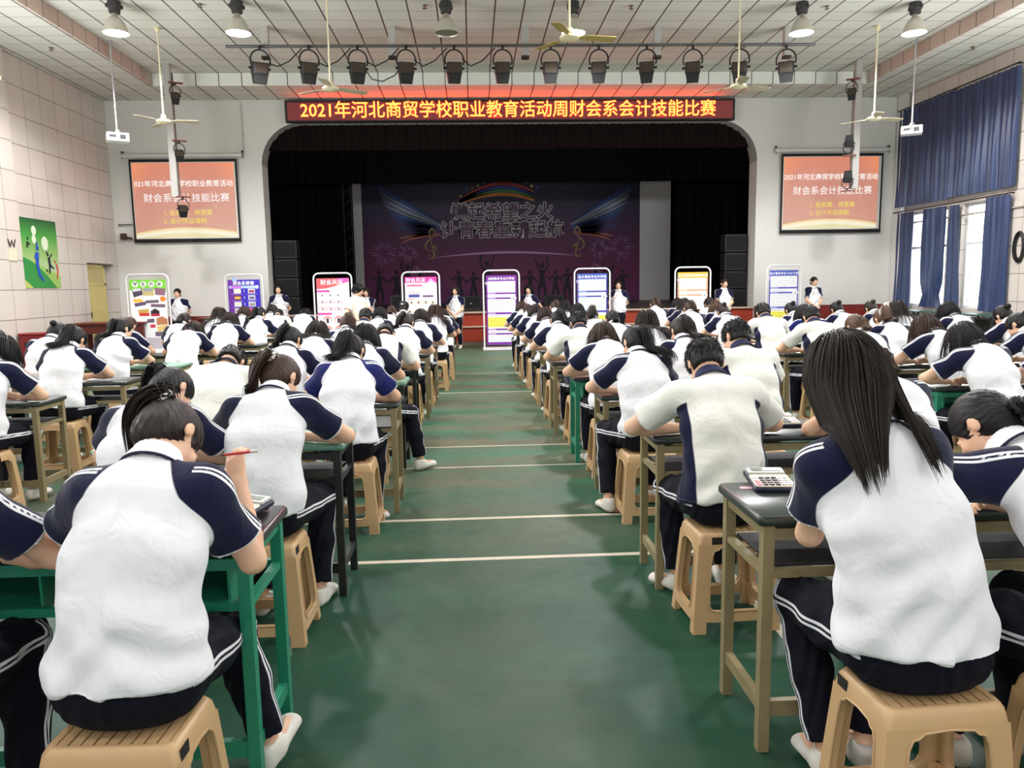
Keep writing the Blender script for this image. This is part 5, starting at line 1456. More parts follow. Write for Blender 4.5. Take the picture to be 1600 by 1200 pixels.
nt.links.new(E.math('ADD', .45, E.math('ADD', E.math('MULTIPLY', n_, .75), E.math('MULTIPLY', E.attr('sv'), .35))), hs.inputs['Value'])
nt.links.new(hs.outputs['Color'], b.inputs['Base Color']); b.inputs['Roughness'].default_value = .40; b.inputs['Specular IOR Level'].default_value = .28
nt.links.new(E.bump(n_, .5, .006), b.inputs['Normal'])
M_hair = m
HC = {'black': (.007, .006, .0065, 1), 'dark': (.022, .0145, .012, 1), 'brown': (.042, .021, .014, 1), 'light': (.10, .055, .032, 1)}
M_scr_w = mat('scrunchie_white', (238, 232, 224), .7, bump=.3, bscale=120); M_scr_k = mat('scrunchie_black', (22, 20, 22), .7)
m, nt, b = nmat('scrunchie_print'); E = NT(nt); tc = E.n('ShaderNodeTexCoord').outputs['Object']
nt.links.new(E.mix(E.step(E.noise(tc, 60, 2), .52, .03), lin((28, 26, 28)), lin((226, 222, 218))), b.inputs['Base Color']); b.inputs['Roughness'].default_value = .7; M_scr_p = m
M_tag = mat('badge_card', (238, 238, 240), .5); M_tag2 = mat('badge_red', (170, 60, 70), .5)

def scrunchie(c, ax, r, m, parent, bow=False):
    ax = Vector(ax).normalized(); u = ax.orthogonal().normalized(); w = ax.cross(u); o = MB(); c = Vector(c)
    n = 28; pts = []
    for k in range(n + 1):
        a = 2 * PI * k / n; rr = r * (1 + .12 * math.sin(7 * a)); pts.append(c + (u * math.cos(a) + w * math.sin(a)) * rr + ax * .004 * math.sin(9 * a))
    o.tube(pts, [.011 + .003 * math.sin(11 * k) for k in range(n + 1)], n=7, cap=False)
    if bow:
        for s_ in (-1, 1):
            o.tube([c + u * .01 * s_, c + u * .05 * s_ + w * .02, c + u * .085 * s_ + w * .005, c + u * .05 * s_ - w * .02, c + u * .01 * s_], [.008, .017, .02, .017, .008], n=7)
    return o.build('hair_tie', m, parent, smooth=60)

def person(key, hc='black', tie=None, shirt_m=None, collar_m=None, badge=None, bow=False, **kw):
    g = figure(key, **kw)
    root = bpy.data.objects.new('person', np_mesh('person_body', *g['body'], mats=[M_skin])); link(root)
    def part(nm, k, mm):
        ob = bpy.data.objects.new(nm, np_mesh(nm, *g[k], mats=[mm])); return link(ob, root)
    part('polo_shirt', 'shirt', shirt_m or (M_polo2 if kw.get('sex') == 'm' else M_polo))
    sh = root.children[-1] if root.children else None
    cl = part('collar', 'collar', collar_m or (M_coln if kw.get('sex') == 'm' else M_col)); 
    part('trousers', 'trousers', M_trou); part('shoe', 'shoe0', M_shoe); part('shoe', 'shoe1', M_shoe)
    for ch in root.children:
        if ch.name.startswith('polo_shirt'): cl.parent = ch
    hr_ = part('hair', 'hair', M_hair); hr_.color = HC[hc]
    if g['tie'] is not None and tie: scrunchie(g['tie'][0], g['tie'][1], .026 if not bow else .03, tie, hr_, bow)
    root['_hand'] = 0
    if badge:
        V, F, A = g['shirt']; t_ = Vector(badge)
        q = V[(np.abs(V[:, 0] - badge[0]) < .03) & (np.abs(V[:, 2] - badge[2]) < .03) & (V[:, 1] > 0)]
        yy = float(q[:, 1].max()) if len(q) else badge[1]
        o = MB(); o.box((badge[0], yy + .004, badge[2]), (.085, .004, .055), M_tag); o.box((badge[0], yy + .007, badge[2]), (.070, .003, .038), M_tag)
        o.box((badge[0], yy + .0065, badge[2] + .022), (.085, .003, .008), M_tag2); o.box((badge[0], yy + .0065, badge[2] - .024), (.085, .003, .004), M_tag2)
        o.build('name_badge', None, root)
    del root['_hand']
    return root, g

# ================================================================ desks and stools
WOODTOP = {'dark': mat('desk_top_dark', (44, 52, 50), .28, var=.25, vscale=7), 'black': mat('desk_top_black', (34, 34, 40), .25, var=.3, vscale=9), 'mint': mat('desk_top_mint', (104, 148, 126), .35, var=.12, vscale=6)}
LEGM = {'olive': mat('desk_leg_olive', (140, 126, 92), .5, var=.22, vscale=18), 'black': mat('desk_leg_black', (24, 24, 26), .45, var=.3, vscale=14), 'green': mat('desk_leg_green', (34, 132, 102), .42, var=.18, vscale=16)}
M_under = mat('desk_underside', (30, 28, 26), .7)
DESK_CACHE = {}
def make_desk(leg, top):
    """front is +y (towards the stage); right end at x=0, left end at x=-1.2"""
    key = (leg, top)
    t = empty('school_desk')
    if key in DESK_CACHE:
        for ch in DESK_CACHE[key]:
            c = ch.copy(); C.objects.link(c); c.parent = t
        return t
    mt, ml = WOODTOP[top], LEGM[leg]
    o = MB(); o.rbox((-.6, .20, .745), (1.24, .43, .032), .025, seg=4); o.build('tabletop', mt, t, smooth=50)
    for x in (-.02, -1.18):
        for y in (.02, .38):
            o = MB(); o.bbox((x - .0185, y - .0185, 0), (x + .0185, y + .0185, .73)); o.build('leg', ml, t)
    for x in (-.02, -1.18):
        for z, h_ in ((.145, .042), (.705, .03), (.575, .022)):
            o = MB(); o.bbox((x - .013, .0385, z - h_ / 2), (x + .013, .3615, z + h_ / 2)); o.build('side_rail', ml, t)
    for y, z, h_ in ((.02, .14, .05), (.02, .70, .034), (.38, .70, .034), (.02, .575, .026), (.38, .575, .026)):
        o = MB(); o.bbox((-1.1615, y - .012, z - h_ / 2), (-.0385, y + .012, z + h_ / 2)); o.build('stretcher', ml, t)
    if leg == 'green':
        for x0 in (-1.13, -.57):
            o = MB(); o.bbox((x0, .03, .572), (x0 + .5, .37, .58)); o.bbox((x0, .03, .58), (x0 + .008, .37, .725)); o.bbox((x0 + .492, .03, .58), (x0 + .5, .37, .725)); o.bbox((x0, .362, .58), (x0 + .5, .37, .725))
            o.build('book_tray', ml, t)
    else:
        o = MB(); o.bbox((-1.155, .035, .588), (-.045, .365, .594)); o.build('book_shelf', M_under, t)
    DESK_CACHE[key] = kids(t)
    return t

m = mat('stool_tan', (198, 163, 120), .38, var=.05, vscale=5, bump=.05, bscale=60)
M_stool = m
m2 = mat('stool_label', (196, 200, 170), .5)
def stool_mesh():
    o = MB(); hw, hd, sp = .165, .125, .035; H = .455
    # rim and slatted seat
    def ring(z, dx, dy, r, seg=4):
        pts = []
        for cx, cy, a0 in ((dx - r, dy - r, 0), (-dx + r, dy - r, 90), (-dx + r, -dy + r, 180), (dx - r, -dy + r, 270)):
            for k in range(seg + 1):
                a = math.radians(a0 + 90 * k / seg); pts.append(Vector((cx + r * math.cos(a), cy + r * math.sin(a), z)))
        return pts
    rings = [ring(H - .052, hw + .0078, hd + .0078, .012), ring(H - .018, hw + .004, hd + .004, .022), ring(H - .008, hw, hd, .03), ring(H - .002, hw - .006, hd - .006, .026), ring(H, hw - .014, hd - .014, .02), ring(H - .003, hw - .024, hd - .022, .012), ring(H - .020, hw - .024, hd - .022, .012)]
    n = len(rings[0]); vs = [p for r in rings for p in r]; fs = []
    for l in range(len(rings) - 1):
        for k in range(n): q = (k + 1) % n; fs.append((l * n + k, l * n + q, (l + 1) * n + q, (l + 1) * n + k))
    o.add(vs, fs)
    ns = 9; w = 2 * (hw - .024) / ns
    for k in range(ns): o.bbox((-hw + .024 + k * w + .003, -hd + .020, H - .018), (-hw + .024 + (k + 1) * w - .003, hd - .020, H - .004))
    # four side frames with an arched opening and a foot rail
    for ax in range(4):
        W_, D_ = (hw, hd) if ax % 2 == 0 else (hd, hw)
        def P(u, z, d):        # u in -1..1 across the face, d inset
            s_ = 1 + 0 * z; f = (H - z) / H
            x = u * (W_ + .004 + sp * f); y = -(D_ + .004 + sp * f) + d
            return Vector((x, y, z))
        outer = []; inner = []
        zs = [0, .04, .13, .20, .28, .34, .375, .39, H - .045]
        iw = lambda z: .66 if z < .33 else .66 - .10 * (z - .33) / .06
        prof = [(-.66, .13), (-.67, .2), (-.66, .3), (-.64, .350), (-.58, .376), (-.48, .380), (-.40, .392), (0, .398), (.40, .392), (.48, .380), (.58, .376), (.64, .350), (.66, .3), (.67, .2), (.66, .13), (.60, .108), (.5, .10), (-.5, .10), (-.60, .108)]
        outp = [(-1, .11), (-1, .2), (-1, .3), (-1, .36), (-1, .405), (-.55, .405), (-.42, .405), (0, .405), (.42, .405), (.55, .405), (1, .405), (1, .36), (1, .3), (1, .2), (1, .11), (.8, .055), (.5, .052), (-.5, .052), (-.8, .055)]
        n = len(prof)
        vs = [P(u, z, 0) for u, z in outp] + [P(u, z, 0) for u, z in prof] + [P(u, z, .022) for u, z in prof] + [P(u * .93, z, .022) for u, z in outp]
        fs = []
        for k in range(n):
            q = (k + 1) % n
            fs += [(k, q, n + q, n + k), (n + k, n + q, 2 * n + q, 2 * n + k), (2 * n + k, 2 * n + q, 3 * n + q, 3 * n + k)]
        R = Matrix.Rotation(ax * R90, 3, 'Z')
        o.add([R @ p for p in vs], fs)
        # feet
        for sg in (-1, 1):
            v8 = [P(sg * .985, z, d) if u else P(sg * .70, z, d) for z in (0, .118) for d in (.0008, .03) for u in (0, 1)]
            o.add([R @ p for p in v8], [(0, 1, 3, 2), (4, 6, 7, 5), (0, 4, 5, 1), (2, 3, 7, 6), (0, 2, 6, 4), (1, 5, 7, 3)])
        # raised lip round the opening
        o.tube([R @ P(u, z, -.001) for u, z in prof + prof[:1]], .004, n=5, cap=False)
        if ax in (1, 2):
            pass
    return o
_sm = stool_mesh().build('plastic_stool', M_stool, smooth=45)
STOOL = _sm.data; bpy.data.objects.remove(_sm)
_lm = MB(); _lm.bbox((.1705, -.112, .402), (.1728, -.062, .438)); _lm.bbox((.1715, -.104, .408), (.1732, -.092, .430), M_under); _lm.bbox((.1715, -.084, .410), (.1732, -.068, .428), M_under)
_l = _lm.build('sticker', m2); STICK = _l.data; bpy.data.objects.remove(_l)
def stool(x, y, rz, label, sticker=False):
    o = bpy.data.objects.new('plastic_stool', STOOL); o.location = (x, y, 0); o.rotation_euler = (0, 0, rz); link(o)
    tag(o, label, 'stool', 'tan plastic stools')
    if sticker:
        s_ = bpy.data.objects.new('sticker', STICK); link(s_, o); s_.rotation_euler = (0, 0, {1: 0, 2: PI, 3: -R90}[sticker])
        if sticker == 3: s_.location = (.0, .040, 0)
    return o

ORD = ['first', 'second', 'third', 'fourth', 'fifth', 'sixth', 'seventh', 'eighth', 'ninth', 'tenth']
BL = {'L': 'left of aisle', 'R': 'right of aisle', 'l': 'in far left column', 'r': 'in far right column', 'w': 'in window column'}
LEGW = {'olive': 'olive-legged', 'black': 'black-legged', 'green': 'green-legged'}
TOPW = {'dark': 'dark', 'black': 'black', 'mint': 'pale green'}
# (block, row, right end x or left end x, near leg y, legs, top, turn)
DESKS = []
for i, (x, y, a, t_) in enumerate([(-.69, 2.22, 'green', 'black'), (-.68, 3.75, 'black', 'mint'), (-.545, 5.18, 'olive', 'dark'), (-.61, 6.47, 'black', 'mint'), (-.60, 7.74, 'black', 'dark'), (-.55, 9.06, 'olive', 'dark'), (-.51, 10.36, 'olive', 'dark'), (-.43, 11.87, 'olive', 'mint'), (-.34, 13.41, 'olive', 'dark'), (-.40, 14.7, 'green', 'dark')]): DESKS.append(('L', i, x, y, a, t_))
for i, (x, y, a, t_) in enumerate([(.92, 2.31, 'olive', 'dark'), (.91, 3.68, 'olive', 'dark'), (.915, 5.29, 'olive', 'dark'), (.88, 6.50, 'green', 'dark'), (.83, 7.81, 'olive', 'dark'), (.835, 9.09, 'olive', 'dark'), (.825, 10.37, 'olive', 'dark'), (.82, 11.85, 'olive', 'dark'), (.76, 13.0, 'black', 'dark'), (.78, 14.35, 'green', 'dark')]): DESKS.append(('R', i, x + 1.2, y, a, t_))
for i, (x, y, a, t_) in enumerate([(-3.27, 5.74, 'olive', 'dark'), (-3.18, 6.98, 'olive', 'dark'), (-3.22, 8.36, 'olive', 'mint'), (-3.2, 9.82, 'olive', 'dark'), (-3.13, 11.26, 'olive', 'dark'), (-3.05, 12.68, 'olive', 'dark'), (-3.0, 14.0, 'olive', 'dark'), (-2.95, 15.3, 'olive', 'dark')]): DESKS.append(('l', i, x, y, a, t_))
for i, (x, y, a, t_) in enumerate([(3.46, 5.43, 'green', 'dark'), (3.40, 6.85, 'olive', 'dark'), (3.47, 8.24, 'olive', 'dark'), (3.45, 9.52, 'olive', 'dark'), (3.42, 10.85, 'olive', 'dark'), (3.38, 12.2, 'olive', 'dark'), (3.5, 13.45, 'olive', 'dark'), (3.4, 14.7, 'olive', 'dark')]): DESKS.append(('r', i, x + 1.2, y, a, t_))
for i, (x, y, a, t_) in enumerate([(5.0, 6.8, 'olive', 'dark'), (5.3, 8.2, 'olive', 'dark'), (5.15, 9.55, 'olive', 'dark'), (5.05, 10.95, 'olive', 'dark')]): DESKS.append(('w', i, x + 1.2, y, a, t_))
DSC = {('L', 0): 1.07, ('L', 1): 1.05, ('R', 0): 1.08, ('R', 1): 1.05, ('L', 2): 1.02, ('R', 2): 1.02}    # the nearest desks stand a little taller
for bk, i, x, y, a, t_ in DESKS:
    d = make_desk(a, t_); d.location = (x, y, 0); d.rotation_euler = (0, 0, math.radians(rnd.uniform(-.6, .6)))
    d.scale = (1, 1, DSC.get((bk, i), 1.0))
    tag(d, '%s school desk with %s top, %s desk %s' % (LEGW[a], TOPW[t_], ORD[i], BL[bk]), 'desk', 'school desks')

# ================================================================ students
# name: block, row, seat (a aisle / i inner), x of neck, y of neck, prototype, hair colour, words for the hair, turn
ST = [
 ('L', 0, 'i', -1.52, 2.10, 'edge_l', 'black', 'short dark hair', 0),
 ('L', 3, 'i', -1.55, 6.40, 'tail_l', 'black', 'black ponytail', -4), ('L', 4, 'a', -.90, 7.70, 'boy_low', 'black', 'short hair bent low over the desk', 0),
 ('L', 4, 'i', -1.59, 7.70, 'split', 'dark', 'dark hair parted over the collar', 0), ('L', 5, 'a', -.80, 9.0, 'tail_l', 'dark', 'tied dark ponytail', -6), ('L', 5, 'i', -1.50, 9.0, 'tail_r', 'brown', 'brown ponytail', 8),
 ('L', 6, 'a', -.72, 10.3, 'bob', 'dark', 'loose short hair', -8), ('L', 6, 'i', -1.47, 10.3, 'boy', 'black', 'short black hair', -10), ('L', 7, 'a', -.59, 11.8, 'long', 'brown', 'long straight brown hair', 0), ('L', 7, 'i', -1.46, 11.8, 'bob', 'black', 'black bobbed hair', -10),
 ('L', 8, 'a', -.55, 13.3, 'bent', 'dark', 'head bent out of view', 4), ('L', 8, 'i', -1.43, 13.3, 'low', 'brown', 'low brown ponytail', -8), ('L', 9, 'i', -1.33, 14.6, 'cap', 'black', 'black cap', -8),
 ('l', 0, 'a', -3.52, 5.70, 'bob', 'black', 'dark hair', -4), ('l', 0, 'i', -4.20, 5.72, 'low', 'dark', 'hidden hair', 0), ('l', 1, 'i', -4.40, 7.05, 'low', 'black', 'black hair tied low', -12), ('l', 2, 'i', -4.52, 8.35, 'bun', 'black', 'black bun', -6), ('l', 2, 'a', -3.80, 8.3, 'tail_s', 'black', 'long straight black ponytail', -6),
 ('l', 3, 'a', -3.58, 9.75, 'bent', 'dark', 'dark hair falling forward', -2), ('l', 3, 'i', -4.37, 9.75, 'low', 'brown', 'brown ponytail', -10), ('l', 4, 'a', -3.56, 11.2, 'split', 'dark', 'loose dark hair', 0), ('l', 4, 'i', -4.22, 11.2, 'low', 'dark', 'dark low ponytail', -8),
 ('l', 5, 'a', -3.52, 12.65, 'tail_s', 'black', 'hanging black ponytail', -6), ('l', 5, 'i', -4.18, 12.65, 'long', 'dark', 'long dark hair', 0), ('l', 6, 'a', -3.55, 13.95, 'boy_low', 'black', 'short hair, bent very low', 6), ('l', 6, 'i', -4.17, 13.95, 'bob', 'brown', 'brown bobbed hair', -8), ('l', 7, 'a', -3.35, 15.25, 'bent', 'black', 'head bent low', 4), ('l', 7, 'i', -4.0, 15.25, 'bob', 'dark', 'dark bobbed hair', -6),
 ('R', 1, 'i', 2.0, 3.6, 'low', 'brown', 'brown hair, partly hidden', 6),
 ('R', 3, 'a', 1.13, 6.40, 'bobl', 'brown', 'brown bobbed hair', 4), ('R', 3, 'i', 1.80, 6.40, 'curl', 'dark', 'long wavy dark ponytail', 4), ('R', 4, 'a', 1.10, 7.75, 'boy', 'black', 'short black hair', 6), ('R', 4, 'i', 1.82, 7.75, 'long', 'dark', 'long straight dark hair', 2),
 ('R', 5, 'a', 1.02, 9.05, 'tail_r', 'black', 'high black ponytail', 8), ('R', 5, 'i', 1.70, 9.05, 'low', 'black', 'low black ponytail', 2), ('R', 6, 'a', 1.00, 10.3, 'bob', 'brown', 'brown bob, mostly hidden', 8), ('R', 6, 'i', 1.65, 10.3, 'bow', 'dark', 'white bow in dark hair', 6), ('R', 7, 'a', .99, 11.8, 'bob', 'dark', 'dark bobbed hair', 8), ('R', 7, 'i', 1.66, 11.8, 'bob', 'black', 'black bobbed hair', 4),
 ('R', 8, 'a', .95, 12.95, 'low', 'brown', 'brown hair tied low', 8), ('R', 8, 'i', 1.59, 12.95, 'long', 'black', 'long black hair', 6), ('R', 9, 'a', .93, 14.3, 'bob', 'brown', 'brown bobbed hair', 10), ('R', 9, 'i', 1.55, 14.3, 'tail_r', 'brown', 'brown ponytail', 6),
 ('r', 0, 'i', 4.33, 5.35, 'edge_r', 'black', 'dark hair, arm reaching left', 12), ('r', 1, 'a', 3.55, 6.75, 'low', 'light', 'brown hair with grey clip', 8), ('r', 1, 'i', 4.24, 6.75, 'bobl', 'brown', 'glossy brown hair over the face', 16), ('r', 2, 'a', 3.73, 8.1, 'boy', 'black', 'short black hair', 4), ('r', 2, 'i', 4.55, 8.1, 'bow', 'light', 'white bow in light brown hair', 4),
 ('r', 3, 'a', 3.70, 9.4, 'boy', 'black', 'short black hair', 2), ('r', 3, 'i', 4.30, 9.55, 'bobblue', 'black', 'black hair and bright blue sleeves', 4), ('r', 4, 'a', 3.63, 10.75, 'bun', 'dark', 'dark bun', 6), ('r', 4, 'i', 4.65, 10.75, 'bun', 'black', 'black bun', 8), ('r', 5, 'a', 3.51, 12.1, 'tail_r', 'brown', 'brown ponytail', 6), ('r', 5, 'i', 3.98, 12.15, 'bob', 'light', 'golden brown hair', 6),
 ('r', 6, 'a', 3.78, 13.35, 'long', 'dark', 'long dark hair', 4), ('r', 6, 'i', 4.25, 13.35, 'boy', 'black', 'short black hair', 4), ('r', 7, 'a', 3.55, 14.6, 'tail_r', 'brown', 'brown ponytail', 4), ('r', 7, 'i', 4.02, 14.65, 'bob', 'black', 'black bobbed hair', 4),
 ('w', 0, 'a', 5.10, 6.70, 'edge_r', 'black', 'short dark hair', 20), ('w', 1, 'a', 5.95, 8.1, 'bun', 'black', 'black topknot', 14), ('w', 2, 'a', 5.45, 9.4, 'long', 'dark', 'dark hair hanging to one side', 6), ('w', 2, 'i', 6.15, 9.4, 'bob', 'black', 'black bob', 12), ('w', 3, 'a', 5.33, 10.75, 'bun', 'black', 'black bun', 10), ('w', 3, 'i', 5.92, 10.9, 'bun', 'dark', 'dark bun', 14),
]
W_ = dict(pr=(1, .05, -.35), pl=(-1, .05, -.35))
PROTO = {
 'tail_l': dict(hair='ponytail', L=.5, hp=52, hy=-22, hr=6, hlen=.34, hairkw=dict(dir=(-.7, -.5, 0)), tie=M_scr_k),
 'tail_r': dict(hair='ponytail', L=.5, hp=50, hy=12, hlen=.30, hairkw=dict(dir=(.45, -.8, 0)), tie=M_scr_k),
 'tail_s': dict(hair='ponytail', L=.4, hp=30, hy=-25, hlen=.40, hairkw=dict(dir=(-.15, -.5, -.4), tie=(0, -.10, .05), grav=.9), tie=M_scr_k),
 'curl': dict(hair='ponytail', L=.45, hp=38, hy=10, hlen=.50, hairkw=dict(dir=(.5, -.7, 0), curl=.02, fatp=1.3), tie=M_scr_k),
 'low': dict(hair='lowtail', L=.5, hp=52, hlen=.17, tie=M_scr_k),
 'long': dict(hair='long', L=.42, hp=35, hlen=.46),
 'split': dict(hair='long', L=.6, hp=62, hlen=.40, hairkw=dict(bundle=0.0, bl=(-.10, 0), br=(.10, 0), pull=4.0)),
 'bob': dict(hair='bob', L=.5, hp=45, hlen=.13),
 'bobl': dict(hair='bob', L=.6, hp=58, hlen=.20),
 'bobblue': dict(hair='bob', L=.5, hp=50, hlen=.13, shirt_m=M_polo3),
 'bun': dict(hair='bun', L=.5, hp=48),
 'bow': dict(hair='ponytail', L=.55, hp=50, hlen=.24, hairkw=dict(dir=(-.3, -.7, 0)), tie=M_scr_w, bow=True),
 'boy': dict(hair='short', sex='m', shirt='panel', L=.5, hp=48, strands=700, srad=.003),
 'boy_low': dict(hair='short', sex='m', shirt='panel', L=.85, hp=78, strands=700, srad=.003),
 'bent': dict(hair='bob', L=.85, hp=78, hlen=.20),
 'cap': dict(hair='short', L=.45, hp=30),
 'edge_l': dict(hair='bob', L=.5, hp=45, hlen=.12),
 'edge_r': dict(hair='bun', L=.6, hp=52, hy=15),
}
proto_roots = {}
EXTRA = {}
def place(root, x, ny, L, rz, label, scale=1.0, group='seated students'):
    off = .10 + .29 * L
    root.location = (x + math.sin(rz) * off, ny - off * math.cos(rz), 0); root.rotation_euler = (0, 0, rz)
    tag(root, label, 'person', group)
    return root.location
def lab(words, seat, row, bk):
    return 'person with %s, %s seat, %s desk %s' % (words, 'aisle' if seat == 'a' and bk in 'LR' else 'inner' if bk in 'LR' else 'near' if seat == 'a' else 'far', ORD[row], BL[bk])
def seatname(seat, bk): return 'aisle' if seat == 'a' and bk in 'LR' else 'inner' if bk in 'LR' else 'near' if seat == 'a' else 'far'
SEATS = []
for n_, (bk, row, seat, x, ny, pk, hc, words, rz) in enumerate(ST):
    kw = PROTO[pk]
    if pk not in proto_roots:
        k2 = dict(kw); k2.setdefault('h', .0105); k2.setdefault('strands', 650 if kw['hair'] in ('bob', 'long') else 360); k2.setdefault('srad', .0028 if kw['hair'] in ('bob', 'long') else .0034)
        r, g = person(pk, hc=hc, seed=len(proto_roots), **{**W_, **k2}); proto_roots[pk] = r
        if pk == 'cap':
            hh_ = [c for c in r.children if c.name.startswith('hair')][0]; r_ = hh_
            bb = np.array([v.co[:] for v in r_.data.vertices]); c_ = bb.mean(0); o = MB()
            o.lathe([(0, .075), (.05, .068), (.085, .045), (.098, .0), (.099, -.02)], (c_[0], c_[1] + .012, c_[2] + .028), n=18, R=Matrix.Rotation(-.5, 3, 'X')); cp = o.build('cap', mat('cap_black', (22, 24, 30), .8), r, smooth=60)
            o = MB(); o.box((c_[0] - .02, c_[1] - .086, c_[2] + .055), (.05, .006, .02)); o.build('cap_strap', M_scr_w, cp)
    else:
        r = copy_tree(proto_roots[pk])
        for c_ in r.children:
            if c_.name.startswith('hair'): c_.color = HC[hc]
    loc = place(r, x, ny, kw['L'], math.radians(rz * .5), lab(words, seat, row, bk))
    s_ = rnd.uniform(.975, 1.03) if ny > 6 else 1.0; r.scale = (s_, s_, 1.0)
    SEATS.append((bk, row, seat, loc[0], loc[1], math.radians(rz * .5)))

# the nearest students, each modelled on their own
HERO = [
 ('L', 0, 'a', -.90, 2.11, 'dark', 'patterned scrunchie and raised pen', 0,
  dict(hair='ponytail', L=.30, hp=72, hy=-24, hr=4, hlen=.28, side=.02, h=.0065, strands=620, srad=.0026, wr=(.20, .35, .985), wl=(-.10, .42, .845), pr=(.30, -.15, -1), pl=(-1, 0, -.5), handr='up',
       knees=((-.12, .41, .52), (.13, .40, .51)), ankles=((-.12, .30, .09), (.22, .43, .10)), toes=((-.1, 1, 0), (.25, 1, .25)), hairkw=dict(dir=(-.85, -.25, 0), tie=(.012, -.080, .075)), tie=M_scr_p, girth=1.03)),
 ('L', 1, 'a', -.96, 3.63, 'brown', 'brown ponytail and white scrunchie', -6,
  dict(hair='ponytail', L=.5, hp=52, hy=-26, hr=8, hlen=.40, h=.007, strands=560, srad=.0028, wr=(.10, .42, .83), wl=(-.10, .42, .83), pr=(1, .1, -.30), hairkw=dict(dir=(-.75, -.45, 0), tie=(0, -.098, .055)), tie=M_scr_w,
       ankles=((-.10, .20, .08), (.16, .30, .08)), knees=((-.13, .40, .53), (.17, .40, .53)))),
 ('L', 1, 'i', -1.42, 3.45, 'black', 'black ponytail tossed forward', -8,
  dict(hair='ponytail', L=.62, hp=66, hy=-28, hr=4, hlen=.26, h=.0075, strands=460, srad=.003, hairkw=dict(dir=(-.8, .1, .1), tie=(-.02, -.09, .06)), tie=M_scr_k, pr=(1, .1, -.3))),
 ('L', 2, 'a', -.84, 5.15, 'black', 'dark ponytail fanned over the left shoulder', 2,
  dict(hair='ponytail', L=.5, hp=54, hy=-18, hr=6, hlen=.36, h=.0075, strands=460, srad=.003, hairkw=dict(dir=(-.35, -.6, 0), spread=.35), tie=M_scr_k, pr=(1, .1, -.3), shirt_m=M_polo3,
       ankles=((-.12, .30, .09), (.14, .12, .10)), knees=((-.13, .40, .53), (.15, .38, .53)), toes=((-.1, 1, 0), (.5, .8, -.35)))),
 ('L', 2, 'i', -1.66, 5.12, 'black', 'plain white back bent very low', 0,
  dict(hair='short', sex='m', shirt='plain', L=.95, hp=80, h=.0085, girth=1.12, pr=(1, .1, -.3))),
 ('L', 3, 'a', -.92, 6.40, 'black', 'one leg stretched into the aisle', 0,
  dict(hair='bob', L=.5, hp=46, hy=-8, hlen=.14, h=.009, strands=750, srad=.0026, knees=((-.13, .40, .53), (.36, .28, .50)), ankles=((-.13, .36, .09), (.44, .26, .09)), toes=((-.1, 1, 0), (.75, .65, 0)), pr=(1, .1, -.3))),
 ('l', 1, 'a', -3.64, 7.0, 'black', 'black ponytail spread over the back', -2,
  dict(hair='ponytail', L=.48, hp=48, hy=-14, hr=8, hlen=.36, h=.009, strands=380, srad=.0035, hairkw=dict(dir=(-.2, -.7, 0), spread=.25), tie=M_scr_k, pr=(1, .1, -.3))),
 ('R', 0, 'a', 1.11, 2.07, 'dark', 'very long loose brown-black hair', 3,
  dict(hair='long', L=.12, hp=22, hr=-12, hlen=.33, side=-.10, tall=.05, neck=1.1, h=.0065, strands=2200, srad=.0021, wr=(.05, .41, .85), wl=(-.07, .40, .85), pr=(.45, -.30, -1), pl=(-.45, -.30, -1), girth=1.12,
       hairkw=dict(bundle=.050, bl=(-.20, 0), br=(.03, 0), pull=3.0, lpull=1.6, back=-.8, front=.0), ankles=((-.12, .24, .09), (.02, .27, .09)), knees=((-.15, .42, .53), (.10, .42, .53)), toes=((-.1, 1, 0), (.05, 1, 0)))),
 ('R', 0, 'i', 1.66, 2.2, 'black', 'black bun and navy sleeves', 22,
  dict(hair='lowtail', L=.75, hp=58, hy=16, hlen=.10, h=.008, strands=260, srad=.0035, pl=(-1, .2, .1), wl=(-.24, .40, .84), wr=(.06, .40, .84), tie=M_scr_k)),
 ('R', 1, 'a', 1.15, 3.60, 'black', 'navy collar and cream shirt', 0,
  dict(hair='short', sex='m', shirt='panel', L=.48, hp=50, h=.007, strands=1400, srad=.0022, pr=(1, .0, -.15), pl=(-1, .0, -.15), wr=(.12, .40, .83), wl=(-.12, .40, .83),
       knees=((-.17, .37, .53), (.14, .38, .53)), ankles=((-.14, .30, .09), (.12, .34, .09)), toes=((-.7, .8, 0), (.1, 1, 0)))),
 ('R', 2, 'a', 1.14, 5.18, 'black', 'long black ponytail hanging down the back', 6,
  dict(hair='ponytail', L=.45, hp=36, hy=14, hlen=.46, h=.0075, strands=520, srad=.0029, hairkw=dict(dir=(.12, -.7, -.5), tie=(.02, -.098, .055), grav=.8), tie=M_scr_k, pl=(-1, .1, -.25),
       ankles=((-.24, .12, .09), (.12, .30, .09)), knees=((-.20, .36, .53), (.13, .40, .53)), toes=((-.2, 1, -.1), (.1, 1, 0)))),
 ('R', 2, 'i', 1.87, 5.18, 'black', 'short black hair and glasses, navy collar', 8,
  dict(hair='short', sex='m', shirt='panel', L=.5, hp=40, hy=22, h=.008, strands=1200, srad=.0023, pr=(1, .1, -.2))),
 ('r', 0, 'a', 3.66, 5.33, 'black', 'black hair hanging to the left', 10,
  dict(hair='bob', L=.6, hp=56, hy=14, hr=-6, hlen=.20, h=.008, strands=900, srad=.0024, pl=(-1, .1, -.2))),
]
HG = {}
